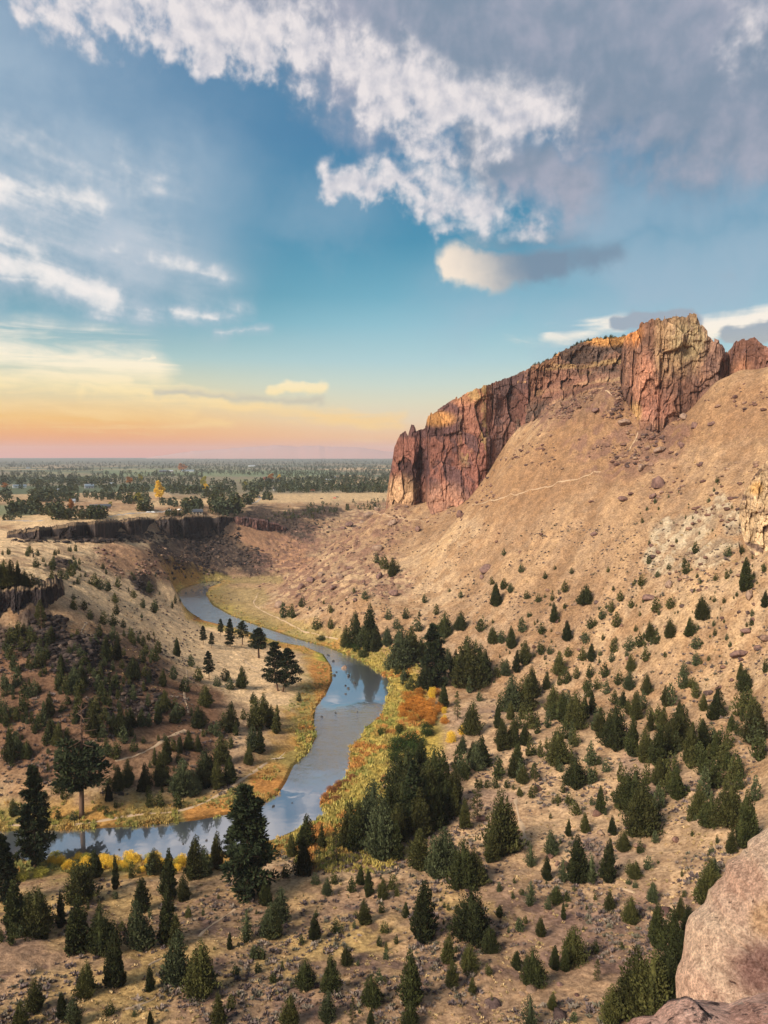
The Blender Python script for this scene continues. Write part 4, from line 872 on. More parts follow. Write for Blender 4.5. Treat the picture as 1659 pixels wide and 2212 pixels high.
ORD = ['leftmost', 'second from left', 'third from left', 'fourth from left', 'fifth from left', 'sixth from left', 'seventh from left', 'eighth from left', 'ninth from left', 'tenth from left', 'eleventh from left', 'twelfth from left', 'thirteenth from left', 'fourteenth from left']
for zi in range(len(ZONES)):
    L = sorted([q for q in items if q[2] == zi], key=lambda q: q[3])
    for i, (o, key, _, u, vb, px, h, nm) in enumerate(L):
        size = 'giant' if px > 150 else 'tall' if px > 85 else 'mid sized' if px > 50 else 'small' if px > 28 else 'tiny'
        kind = ('twin trunked pine' if key == 'twin' else 'half dead pine with bare spire' if key == 'bare' else 'dark pine') if nm == 'pine_tree' else \
            ('slender juniper' if key.startswith('narrow') else 'thin sparse juniper' if key.startswith('sparse') else 'broad juniper' if key in ('juniper_2', 'juniper_6') else TONE[bpy.data.meshes[PROTO[key][0].name].materials[0]] + ' juniper')
        lab = '%s %s %s' % (size, kind, ZONES[zi][2])
        if len(L) > 1: lab += ', ' + (ORD[i] if i < len(L) - 1 else 'rightmost')
        if len(lab.split()) > 16: lab = lab.replace('mid sized ', '').replace('small ', '').replace('tall ', '')
        tag(o, lab, 'tree', 'junipers scattered over the canyon' if nm == 'juniper_tree' else 'tall pines along the river')

# the remaining small junipers, far too many to count, and more of them thinly over the slopes
def many(name, spots, tmpl, mats, midx=None, cols=None):
    """spots (x, y, z, scale, yaw, squash): one mesh of repeated tiny shapes"""
    Vs, Qs, Cs, Ms = [], [], [], []; o = 0
    for i, (x, y, z, s, a, q) in enumerate(spots):
        V, Q = tmpl[i % len(tmpl)]; c, n = math.cos(a), math.sin(a)
        v = np.stack([(V[:, 0] * c - V[:, 1] * n) * s * q + x, (V[:, 0] * n + V[:, 1] * c) * s * q + y, V[:, 2] * s + z], -1)
        Vs.append(v); Qs.append(Q + o); o += len(v)
        if cols is not None: Cs.append(np.broadcast_to(cols[i], v.shape))
        if midx is not None: Ms.append(np.full(len(Q), midx[i]))
    return mesh_np(name, np.concatenate(Vs), np.concatenate(Qs), mats, col=np.concatenate(Cs) if cols is not None else None, midx=np.concatenate(Ms) if midx is not None else None)
mini = [juniper(200 + k, .26 + .05 * (k % 3), 1 + k % 3, 430, .22, .7, 2.3, False)[0] for k in range(8)]
sp_ = [(x, y, z - .1, h, rt.uniform(0, 6), 1.1) for x, y, z, h, u, vb in rest]
def scatter(n, boxes, seed):
    """image-space boxes only choose which stretch of ground is sown"""
    r = random.Random(seed); out = []; tot = sum(b[4] for b in boxes)
    for b in boxes:
        for _ in range(int(n * b[4] / tot)):
            u = r.uniform(b[0], b[2]); v = r.uniform(b[1], b[3]); g = hit(u, v)
            if g and sdat(g[0], g[1]) > 3: out.append((g, u, v))
    return out
for n_, bx, hs in ((330, [(0, 1370, 340, 1570, 4), (0, 1480, 420, 1640, 1.6), (0, 1190, 180, 1262, 1), (150, 1225, 420, 1340, .8)], (2.2, 6.5)), (110, [(1060, 1480, 1659, 1700, 4), (1400, 1600, 1659, 1780, 1.5)], (4, 8.5)), (40, [(740, 1380, 1060, 1470, 1), (850, 1440, 1060, 1500, .8)], (4, 8)),
                    (14, [(840, 1650, 1010, 1770, 1)], (5, 10)), (190, [(1050, 1250, 1659, 1440, 3), (1380, 1040, 1659, 1250, 1.6), (560, 1095, 740, 1140, .5), (640, 1270, 800, 1340, .3)], (1.0, 3.4)), (130, [(1050, 1650, 1600, 1950, 1.3), (350, 1850, 1350, 2212, 2)], (.8, 2.4)), (50, [(0, 1580, 520, 1740, 1)], (2, 5)), (40, [(0, 1880, 420, 2050, 1)], (2, 6))):
    for g, u, v in scatter(n_, bx, 3 + n_):
        sp_.append((g[0], g[1], g[2] - .1, hs[0] + (hs[1] - hs[0]) * rt.random() ** 1.5, rt.uniform(0, 6), rt.uniform(.65, 1.05)))
for _ in range(46):
    u = rt.uniform(1150, 1370); q = np.array(MIDW); vt_ = float(np.interp(u, q[:, 0], q[:, 1])); d_ = float(np.interp(u, q[:, 0], q[:, 3] + q[:, 4])) + 4
    p_ = at_d(u, vt_, d_); sp_.append((p_[0], p_[1], p_[2] - 1.6, rt.uniform(1.6, 3.4), rt.uniform(0, 6), 1.8))
jj = many('juniper_scrub', sp_, mini, [M_JD, M_JO, M_JG], midx=[rt.randrange(3) for _ in sp_])
tag(jj, 'scattered juniper saplings and scrub dotted over the slopes', 'scrub', kind='stuff')

# ------------------------------------------------------------------ sagebrush, bunch grass, loose stones
def tuft(seed, n, L, flatk=.6):
    r = np.random.default_rng(seed); g = r.normal(size=(n, 3)); g[:, 2] = np.abs(g[:, 2]); g /= np.linalg.norm(g, axis=1, keepdims=True)
    return diamonds(g * (.42, .42, .36) * r.uniform(.3, 1, (n, 1)), g + (0, 0, .5), L * r.uniform(.6, 1.3, n), L * .3, r)
M_VC = material('dry_stems', lambda t, p: setc(t, p, mix(t, 1.0, attr(t), mix(t, noise(t, wpos(t), 2.5, 3), (.6, .6, .6), (1.35, 1.35, 1.35)), 'MULTIPLY')))
tt = [tuft(300 + k, 26, .42) for k in range(6)]
def sow(n, boxes, seed, sizes, pal, keep=None, sink=.05, sq=(.9, 1.5)):
    sp, cl = [], []; r = random.Random(seed)
    for g, u, v in scatter(n, boxes, seed):
        k = vn(np.array([g[0] / 11]), np.array([g[1] / 11]), seed=seed)[0]
        if keep is not None and k < keep * r.uniform(.75, 1.25): continue
        s = sizes[0] + (sizes[1] - sizes[0]) * r.random() ** 2.2; sp.append((g[0], g[1], g[2] - sink * s, s, r.uniform(0, 6.28), r.uniform(*sq))); c = r.choice(pal); f = r.uniform(.75, 1.2); cl.append(np.array(c) * f)
    return sp, cl
SAGE = [(.13, .10, .095), (.17, .13, .12), (.10, .075, .075), (.20, .165, .13), (.13, .12, .085), (.23, .18, .15)]
sp1, cl1 = sow(17000, [(0, 1900, 1659, 2230, 7), (850, 1640, 1640, 1910, 4), (0, 1560, 520, 1720, 2), (0, 1380, 420, 1560, 2.6), (1050, 1350, 1659, 1640, 1.6), (560, 1840, 860, 1900, .5), (640, 1130, 1659, 1360, 4), (150, 1200, 520, 1380, 1.4)], 11, (.5, 1.7), SAGE, .45)
tag(many('sagebrush', sp1, tt, [M_VC], cols=cl1), 'low grey brown sagebrush clumps covering the flats', 'sagebrush', kind='stuff')
GR = [(.46, .33, .17), (.40, .28, .15), (.52, .38, .2), (.33, .25, .11), (.27, .18, .11)]
tg = [tuft(320 + k, 18, .5) for k in range(5)]
sp2, cl2 = sow(11000, [(0, 1900, 1659, 2230, 5), (850, 1640, 1640, 1910, 3), (150, 1200, 620, 1500, 3), (620, 1150, 1659, 1500, 6), (0, 1170, 560, 1260, 2), (1050, 900, 1659, 1250, 2)], 13, (.35, .95), GR, .36)
tag(many('bunch_grass', sp2, tg, [M_VC], cols=cl2), 'dry straw coloured bunch grass tufts over slopes and flats', 'grass', kind='stuff')
def stone(seed, sub=1, sharp=.35):
    """a broken, faceted stone: a sphere cut by several planes"""
    r = np.random.default_rng(seed); n, m = (7, 10) if sub == 1 else (16, 24)
    ph = np.linspace(.02, math.pi - .02, n)[:, None]; a = np.linspace(0, 2 * np.pi, m, endpoint=False)[None]
    P = np.stack([np.sin(ph) * np.cos(a), np.sin(ph) * np.sin(a), np.cos(ph) * np.ones_like(a)], -1).reshape(-1, 3)
    for _ in range(9 if sub == 1 else 14):
        d = r.normal(size=3); d /= np.linalg.norm(d); o = r.uniform(.5, .85); k = P @ d; P = P - np.maximum(k - o, 0)[:, None] * d
    P = P * np.array((r.uniform(.75, 1.2), r.uniform(.6, .95), r.uniform(.5, .8)))
    P = P + (fbm(P[:, 0] * 2.2 + 5, P[:, 1] * 2.2 + 7, P[:, 2] * 2.2 + seed, o=3, seed=seed)[:, None] - .5) * P * .35
    Q = gridfaces(n, m, True)
    return P, np.concatenate([Q])
st_t = [stone(400 + k) for k in range(8)]
RK = [(.20, .12, .095), (.15, .09, .08), (.26, .17, .13), (.30, .21, .15), (.12, .085, .08)]
sp3, cl3 = sow(4600, [(560, 1130, 860, 1290, 3.4), (1160, 830, 1345, 905, 6), (1380, 915, 1480, 950, 1.2), (835, 1092, 1000, 1130, .7), (1000, 1040, 1070, 1095, .5), (1060, 920, 1200, 1010, .8), (1350, 880, 1480, 960, 1.2), (1480, 830, 1659, 890, .5), (1270, 960, 1420, 1010, 1), (1000, 930, 1500, 1250, .7), (1400, 1000, 1659, 1250, 1.6), (1150, 1250, 1659, 1500, 1), (200, 1180, 560, 1250, 2), (620, 1270, 800, 1330, .6), (1000, 1700, 1600, 2200, .5)], 17, (.3, 1.7), RK, .38, -.12, (.8, 1.3))
tag(many('loose_stones', sp3, st_t, [M_CLIFF], cols=cl3), 'loose reddish stones strewn below the cliffs', 'stones', kind='stuff')
DK = [(.045, .037, .036), (.065, .052, .048), (.10, .075, .062), (.035, .03, .032)]
sp4, cl4 = sow(5200, [(20, 1148, 330, 1172, 3), (336, 1140, 520, 1176, 3), (70, 1330, 140, 1420, 2.5), (110, 1370, 240, 1450, 3.5), (160, 1420, 340, 1560, 1.6), (-10, 1360, 90, 1420, 1.4), (395, 1145, 480, 1200, 2.5), (440, 1180, 560, 1225, 2), (320, 1190, 480, 1240, 1), (120, 1210, 150, 1225, .5), (295, 1250, 325, 1275, .6), (560, 1110, 720, 1150, 1)], 19, (.4, 2.0), DK, .34, -.1, (.8, 1.3))
tag(many('talus', sp4, st_t, [M_BASALT], cols=cl4), 'dark basalt talus blocks below the rims', 'talus', kind='stuff')
# riverside reeds and meadow grass
def reed(seed):
    r = np.random.default_rng(seed); n = 16; P = np.c_[r.uniform(-.5, .5, (n, 2)), r.uniform(.1, .5, n)]
    return diamonds(P, np.c_[r.normal(size=(n, 2)) * .3, np.ones(n)], r.uniform(.6, 1.1, n), .10, r)
tr_ = [reed(500 + k) for k in range(5)]
sp5, cl5 = [], []; r5 = random.Random(23)
PAL_L = [(.36, .28, .09), (.28, .26, .07), (.42, .30, .10), (.40, .24, .07), (.24, .24, .08)]
PAL_R = [(.38, .31, .085), (.45, .355, .10), (.30, .265, .075), (.44, .36, .10), (.26, .26, .07), (.42, .28, .08), (.44, .21, .06)]
for i in range(26000):
    u = r5.uniform(-20, 920); v = r5.uniform(1255, 1885); g = hit(u, v)
    if not g: continue
    sd = sdat(g[0], g[1]); right = (g[0] > -60 + 0 * g[1]) and u > 640 and v > 1400 and not (u < 730 and v < 1560)
    wmax = 40 if right else 12
    if sd < .25 or sd > wmax * r5.uniform(.35, 1): continue
    if right and u > 960: continue
    k = fbm(np.array([g[0] / 9]), np.array([g[1] / 9]), o=2, seed=24)[0]
    if (not right) and k < .42: continue
    pal = PAL_R if right else PAL_L; c = pal[min(len(pal) - 1, int(abs(k - .3) * 2.3 * len(pal)))]; s = r5.uniform(.5, 1.3) * (1.15 if right else .85)
    sp5.append((g[0], g[1], g[2] - .05, s, r5.uniform(0, 6), 1.2)); cl5.append(np.array(c) * r5.uniform(.8, 1.2))
tag(many('riverside_grass', sp5, tr_, [M_VC], cols=cl5), 'green, gold and rust reeds and grass lining both river banks', 'grass', kind='stuff')

# ------------------------------------------------------------------ shrubs of the banks
def shrubs(name, key, L, label, cat, group, reg, sq=1.0):
    for i, a in enumerate(L):
        u, v = R_(reg, a[0], a[1]); g = hit(u, v)
        if not g: continue
        D = math.hypot(g[0], g[1]); w = a[2] / REG[reg][2] / 1.5069 / F * D * 1.04; o = plant(name, key, g[0], g[1], g[2], max(w * a[3], .6), .78 / a[3])
        tag(o, label if isinstance(label, str) else label[i], cat, group)
shrubs('willow_shrub', 'shrub_willow', [(812, 1092, 58, .75), (925, 1080, 80, .7), (1085, 1095, 115, .65), (915, 1190, 150, .6), (1000, 1230, 150, .6), (890, 1250, 100, .6), (1000, 1170, 170, .55), (660, 590, 70, .6), (630, 570, 80, .7), (700, 625, 70, .6), (450, 525, 60, .5)],
       ['small dark green rounded willow standing alone on the yellow meadow', 'dark green domed willow behind the big willow clump', 'broad dark willow dome touching the orange thicket', 'large dark willow dome at the left of the willow clump', 'large dark willow dome at the right of the willow clump', 'low dark willow at the front of the willow clump', 'wide dark willow dome at the back of the willow clump',
        'green bush at the front of the tree line above the river', 'green bush at the left end of the tree line above the river', 'olive bush at the water under the tree line', 'low green bush beside the upper river trail'], 'shrub', 'dark willows on the river bank', '4')
r6 = random.Random(31)
shrubs('orange_shrub', 'shrub_orange', [(r6.gauss(1050, 62), r6.gauss(955, 40), r6.uniform(60, 95), r6.uniform(.5, .7)) for _ in range(38)], 'orange leaved shrub in the dense orange thicket right of the river meadow', 'shrub', 'orange shrubs of the thicket', '4')
shrubs('yellow_shrub', 'shrub_yellow', [(1115, 870, 60, 1.1), (1235, 1135, 75, .9), (1295, 1090, 48, 1.1), (1190, 960, 45, .8), (1190, 1000, 40, .7)],
       ['yellow shrub at the top right of the orange thicket', 'bright yellow shrub right of the dark willows', 'small bright yellow shrub behind the bright yellow shrub', 'golden shrub at the right end of the orange thicket', 'low golden shrub under the right end of the orange thicket'], 'shrub', 'yellow shrubs by the orange thicket', '4')
shrubs('yellow_shrub', 'shrub_yellow', [(860, 185, 36, 1.2)], 'small golden sapling at the left edge of the dark grove', 'shrub', 'golden sapling', '7')
shrubs('rust_shrub', 'shrub_rust', [(830, 180, 70, .6), (640, 160, 60, .5), (560, 200, 70, .5), (520, 240, 90, .45), (480, 275, 70, .45), (540, 290, 80, .4), (600, 185, 60, .4)],
       ['dark rust bush at the left edge of the dark grove', 'rust bush highest on the river spit', 'rust bush in the upper middle of the river spit', 'broad rust bush in the middle of the river spit', 'rust bush at the tip of the river spit', 'low rust bush at the lower side of the river spit', 'small rust bush on the river spit'], 'shrub', 'rust coloured bushes on the spit', '7')
shrubs('yellow_shrub', 'shrub_yellow', [(x, 690 + r6.uniform(-45, 22), r6.uniform(50, 90), r6.uniform(.5, .75)) for x in range(310, 1110, 26)], 'golden shrub in the row along the near bank of the still water', 'shrub', 'golden shrubs on the near bank', '6')
shrubs('olive_shrub', 'shrub_yellowgreen', [(330, 640, 90, .5), (520, 650, 90, .5), (130, 760, 120, .35), (240, 740, 110, .35), (780, 660, 90, .5), (900, 650, 90, .5), (1080, 665, 80, .5)],
       ['olive bush at the left end of the golden shrub row', 'olive bush behind the left part of the golden row', 'low olive bush left of the golden shrub row', 'olive bush below the left end of the golden row', 'olive bush in the middle of the golden row', 'olive bush right of the middle of the golden row', 'olive bush at the right end of the golden row'], 'shrub', 'olive bushes on the near bank', '6')

# ------------------------------------------------------------------ boulders, driftwood
bp = []
for k in range(6):
    o = mesh_np('boulder', *stone(600 + k, 2), [], link=False); bp.append(o.data)
M_BR = [material('red_boulder', lambda t, p: (setc(t, p, mix(t, noise(t, opos(t), 3, 5, .65).smooth(.3, .7), (.10, .06, .055), (.24, .145, .115))), bump(t, p, noise(t, opos(t), 6, 5), .8, .1))),
        material('brown_boulder', lambda t, p: (setc(t, p, mix(t, noise(t, opos(t), 3, 5, .65).smooth(.3, .7), (.16, .10, .08), (.34, .24, .17))), bump(t, p, noise(t, opos(t), 6, 5), .8, .1))),
        material('wet_boulder', lambda t, p: (setc(t, p, mix(t, noise(t, opos(t), 3, 5, .65).smooth(.3, .7), (.025, .025, .028), (.09, .085, .085))), p.inputs['Roughness'].__setattr__('default_value', .5)))]
bm_ = {}
def put_boulder(name, x, y, z, w, hgt, mi, label, group, k):
    if (k % 6, mi) not in bm_:
        d = bp[k % 6].copy(); d.materials.clear(); d.materials.append(M_BR[mi]); bm_[(k % 6, mi)] = d
    o = bpy.data.objects.new(name, bm_[(k % 6, mi)]); COL.objects.link(o); o.location = (x, y, z + hgt * .18); o.scale = (w * .55, w * .5, hgt * .85); o.rotation_euler = (random.uniform(-.3, .3), random.uniform(-.3, .3), random.uniform(0, 6.28))
    return tag(o, label, 'rock', group)
BL = [('4', 390, 172, 85, 60, 0, 'big dark red boulder on the spur slope above the river'), ('4', 1440, 105, 100, 55, 0, 'long dark slab tilted on the open bare slope'), ('4', 890, 250, 62, 50, 0, 'round dark boulder below the hillside tree cluster'), ('4', 1415, 150, 50, 30, 0, 'small dark boulder just under the long tilted slab'),
      ('4', 205, 320, 70, 60, 1, 'brown boulder beside the upper river trail'), ('4', 330, 215, 60, 45, 0, 'red boulder below the big dark red boulder'), ('4', 525, 215, 56, 40, 0, 'red boulder in the middle of the spur rocks'), ('4', 565, 150, 64, 50, 1, 'brown boulder at the right of the spur rocks'), ('4', 655, 285, 40, 28, 0, 'small red boulder low on the spur'),
      ('4', 450, 140, 60, 40, 1, 'brown boulder right of the big dark red boulder'), ('4', 620, 100, 50, 36, 0, 'red boulder high in the spur rocks'), ('4', 800, 150, 50, 50, 0, 'dark boulder left of the hillside tree cluster'), ('2', 1200, 745, 62, 75, 0, 'tall dark boulder standing on the upper slope'), ('2', 1182, 790, 40, 30, 0, 'small dark boulder just below the tall standing boulder'),
      ('2', 1055, 800, 46, 26, 0, 'flat dark boulder on the slope below the trail end'), ('2', 1135, 672, 46, 30, 1, 'brown boulder above the trail end'), ('2', 1210, 598, 56, 34, 1, 'brown boulder under the foot of the tall tower'), ('2', 378, 868, 36, 36, 0, 'dark block at the foot of the red cliff'), ('2', 207, 928, 40, 36, 0, 'dark block under the lower cliff trail'),
      ('2', 1300, 578, 44, 30, 0, 'dark boulder on the slope right of the tower foot'), ('2', 1312, 462, 50, 30, 1, 'brown boulder just right of the tower base'), ('2', 1350, 500, 34, 30, 0, 'dark round boulder right of the tower base'), ('2', 945, 430, 40, 22, 0, 'flat dark boulder on the ledges left of the tower'), ('2', 1062, 482, 66, 24, 1, 'flat brown slab left of the tower foot'),
      ('2', 1425, 488, 34, 22, 0, 'small dark boulder high on the right slope'), ('2', 935, 945, 32, 22, 0, 'small dark boulder low on the open slope'), ('2', 100, 905, 40, 40, 1, 'pointed brown boulder left of the lower cliff trail'), ('2', 40, 1010, 60, 34, 1, 'olive brown boulder low at the left of the spur'), ('5', 1490, 800, 115, 60, 0, 'large red boulder pair on the right slope'),
      ('5', 1065, 385, 62, 50, 1, 'brown boulder on the slope below the pale scree'), ('5', 1550, 450, 60, 75, 1, 'upright brown boulder below the pale outcrop'), ('5', 615, 75, 44, 28, 0, 'dark boulder on the upper open slope'), ('5', 945, 455, 90, 36, 0, 'long dark boulder among junipers on the right slope'), ('5', 1600, 760, 50, 30, 0, 'small red boulder right of the large red pair'),
      ('5', 1530, 655, 60, 34, 0, 'red boulder above the large red pair'), ('b', 1415, 625, 95, 62, 1, 'angular brown boulder on the skyline of the spur'), ('b', 1370, 670, 62, 36, 1, 'yellow brown boulder below the angular skyline boulder'), ('b', 1480, 575, 52, 60, 1, 'upright brown boulder against the red cliff foot'), ('b', 1275, 690, 70, 56, 0, 'dark boulder lower down the spur skyline'),
      ('b', 1600, 690, 46, 46, 1, 'pointed boulder under the red cliff'), ('b', 1230, 715, 50, 36, 0, 'small dark boulder at the end of the spur skyline'), ('8', 410, 1395, 46, 26, 0, 'dark flat stone on the lower right sage'), ('7', 1445, 1530, 52, 30, 1, 'grey stone on the bottom sage flat'), ('8', 620, 930, 40, 20, 1, 'pale stone among the grey sage')]
for k, (rg, x, y, w, hh, mi, lab) in enumerate(BL):
    u, v = R_(rg, x, y); g = hit(u, v)
    if not g: continue
    q = math.hypot(*g[:2]) / REG[rg][2] / 1.5069 / F; put_boulder('boulder', g[0], g[1], g[2], w * q, hh * q, mi, lab, 'boulders on the slopes', k)
RV = [('4', 495, 615, 20), ('4', 525, 650, 20), ('4', 592, 692, 34), ('4', 617, 740, 26), ('4', 650, 782, 20), ('4', 597, 797, 14), ('4', 615, 815, 24), ('4', 600, 847, 18), ('4', 455, 985, 18), ('4', 540, 962, 16), ('4', 545, 716, 16), ('4', 670, 955, 12), ('7', 165, 322, 24), ('7', 278, 303, 12), ('4', 530, 735, 24), ('6', 1240, 528, 16), ('6', 1100, 548, 16), ('6', 715, 582, 14)]
RN = ['uppermost dark stone in the narrow river below the bend', 'second dark stone below the river bend', 'largest tan topped stone in the wide pool', 'wet stone under the tan topped stone', 'wet stone right of the pool middle', 'tiny stone at the pool middle', 'wet stone just under the tiny pool stone', 'flat stone lowest of the pool group', 'round dark stone in the lower pool by the left bank', 'dark stone in the centre of the lower pool', 'stone at the left bank of the pool',
      'tiny stone right of the lower pool centre', 'round dark stone in the river right of the giant pine', 'tiny stone right of the round dark river stone', 'wet stone against the left bank reeds', 'stone in the still water left of the giant pine', 'stone in the middle of the still water', 'low stone at the near edge of the still water']
for k, (rg, x, y, w) in enumerate(RV):
    u, v = R_(rg, x, y); p = at_z(u, v, 0); q = math.hypot(*p[:2]) / REG[rg][2] / 1.5069 / F
    put_boulder('river_stone', p[0], p[1], -.05, w * q * 1.1, w * q * .8, 1 if k == 2 else 2, RN[k], 'stones standing in the river', k)
u, v = R_('4', 200, 1240); g = hit(u, v)
M_DRIFT = material('bleached_wood', lambda t, p: setc(t, p, mix(t, noise(t, opos(t), 4, 4), (.42, .33, .24), (.62, .52, .40))))
dw = join([tube([(-2.6, -.2, .3), (0, 0, .5), (1.6, .5, .4)], [.12, .16, .10], 6), tube([(0, 0, .5), (1.2, 1.8, 1.1), (1.7, 3.0, 1.5)], [.14, .09, .03], 6), tube([(-.6, 0, .45), (-1.3, -1.3, .8), (-1.2, -2.2, .7)], [.12, .08, .03], 6), tube([(.8, .2, .5), (1.6, -.9, .9)], [.09, .03], 6)])
o = mesh_np('driftwood', dw[0], dw[1], [M_DRIFT], smooth=True); o.location = (g[0], g[1], g[2]); tag(o, 'bleached forked dead branch lying on the left river bank', 'driftwood')

# ------------------------------------------------------------------ footpaths
M_PATH = material('trodden_dust', lambda t, p: setc(t, p, mix(t, noise(t, wpos(t), .8, 5), (.35, .245, .155), (.43, .315, .205))))
M_ROAD = material('grey_road', lambda t, p: setc(t, p, mix(t, noise(t, wpos(t), .05, 4), (.22, .20, .19), (.34, .31, .28))))
def trail(pts, reg, w, label, mat=None, name='footpath'):
    P = []
    for a, b in zip(pts[:-1], pts[1:]):
        for t in np.linspace(0, 1, 14, endpoint=False): P.append((a[0] + (b[0] - a[0]) * t, a[1] + (b[1] - a[1]) * t))
    P.append(pts[-1]); G = [hit(*R_(reg, *p)) for p in P]; G = [g for g in G if g]
    if len(G) < 6: return
    G = np.array(G)[:, :2]
    seg = np.r_[0, np.cumsum(np.hypot(*np.diff(G, axis=0).T))]; n = max(24, int(seg[-1] / .8)); s = np.linspace(0, seg[-1], n)
    ker = np.ones(21) / 21; gx_ = np.interp(s, seg, G[:, 0]); gy_ = np.interp(s, seg, G[:, 1])
    gx_ = np.convolve(np.pad(gx_, 10, mode='edge'), ker, 'valid'); gy_ = np.convolve(np.pad(gy_, 10, mode='edge'), ker, 'valid')
    gx_ += (vn(s / 9, s * 0, seed=3) - .5) * .8
    t = np.stack([np.gradient(gx_), np.gradient(gy_)], -1); t /= np.linalg.norm(t, axis=1, keepdims=True) + 1e-9
    ww = w * .46 * (.35 + 1.1 * vn(s / 3.5, s * 0 + 9, seed=8)); rows = []
    for k in np.linspace(-1, 1, 5):
        x = gx_ - t[:, 1] * ww * k * .5; y = gy_ + t[:, 0] * ww * k * .5; rows.append(np.stack([x, y, zat(x, y) + (.10 if abs(k) < .9 else -.02)], -1))
    o = mesh_np(name, np.stack(rows, 1).reshape(-1, 3), gridfaces(n, 5), [mat or M_PATH], smooth=True)
    tag(o, label, 'path', None, 'structure')
trail([(0, 850), (50, 862), (150, 880), (240, 886)], '2', 1.5, 'pale footpath under the red cliff')
trail([(420, 826), (520, 802), (640, 770), (780, 735), (880, 708), (985, 680)], '2', 1.15, 'pale footpath slanting across the bare slope')
trail([(850, 282), (900, 320), (1000, 355), (1070, 395)], '2', 1.4, 'faint footpath across the ledges left of the tower')
trail([(1030, 620), (1060, 635), (1080, 620), (1060, 590), (1110, 570), (1095, 540), (1140, 510)], '2', 1.4, 'zigzag footpath under the tall tower')
trail([(75, 235), (65, 265), (40, 305), (70, 330), (110, 356), (180, 385), (232, 408), (300, 450), (370, 480), (430, 490), (570, 521)], '4', 1.7, 'pale footpath along the right bank of the upper river')
trail([(0, 670), (60, 695), (130, 720), (190, 800)], '4', 1.8, 'pale footpath on the bench left of the river')
trail([(880, 462), (1000, 560), (960, 610)], '3', 1.6, 'pale footpath on the bright left slope')
trail([(520, 400), (500, 450), (465, 495), (540, 498), (610, 495), (700, 490), (760, 480), (860, 460)], '3', 1.9, 'pale switchback footpath beside the dark talus')
trail([(1110, 690), (1130, 740), (1105, 800), (1105, 860), (1130, 970)], '3', 1.6, 'pale footpath down the left hill')
trail([(1400, 595), (1460, 625), (1480, 670), (1560, 700)], '3', 1.8, 'pale footpath on the river bench')
trail([(640, 1250), (740, 1245), (840, 1220), (1000, 1110), (1110, 1055), (1140, 1050)], '3', 2.0, 'pale footpath at the foot of the left hill')
trail([(0, 432), (250, 440), (500, 435), (640, 405), (780, 368), (900, 360), (1030, 362), (1110, 365), (1160, 320), (1260, 275), (1360, 240), (1420, 180), (1540, 95), (1630, 50)], '6', 2.2, 'pale footpath along the left river bank')
trail([(1150, 1130), (1220, 1060), (1290, 1005), (1400, 950), (1450, 920)], '6', 1.6, 'narrow pale footpath in the lower left')
trail([(870, 1290), (910, 1250), (985, 1225)], '6', 1.2, 'short pale footpath between the lower left junipers')
trail([(690, 1555), (800, 1535), (900, 1490), (970, 1455), (990, 1420), (970, 1405)], '6', 1.1, 'winding pale footpath at the bottom left')
trail([(400, 690), (500, 675), (620, 650), (740, 610)], '7', 2.2, 'dusty footpath right of the giant pine')
trail([(1230, 515), (1320, 498), (1430, 490)], '7', 2.0, 'pale footpath behind the clump below the dark grove')
trail([(130, 260), (170, 420), (200, 480), (230, 530), (180, 600)], '8', 2.4, 'wide pale footpath on the middle flat')
trail([(740, 815), (800, 822), (870, 850)], '8', 1.3, 'short pale footpath on the right sage flat')
trail([(870, 660), (1000, 640), (1130, 625), (1300, 620), (1400, 610)], 'a', 7, 'grey road along the far canyon rim', M_ROAD, 'road')
trail([(0, 690), (150, 690), (300, 695), (380, 690)], 'a', 6, 'grey road at the left of the plain', M_ROAD, 'road')
trail([(480, 530), (560, 505), (590, 480), (570, 460)], 'b', 7, 'grey road curving behind the rim trees', M_ROAD, 'road')

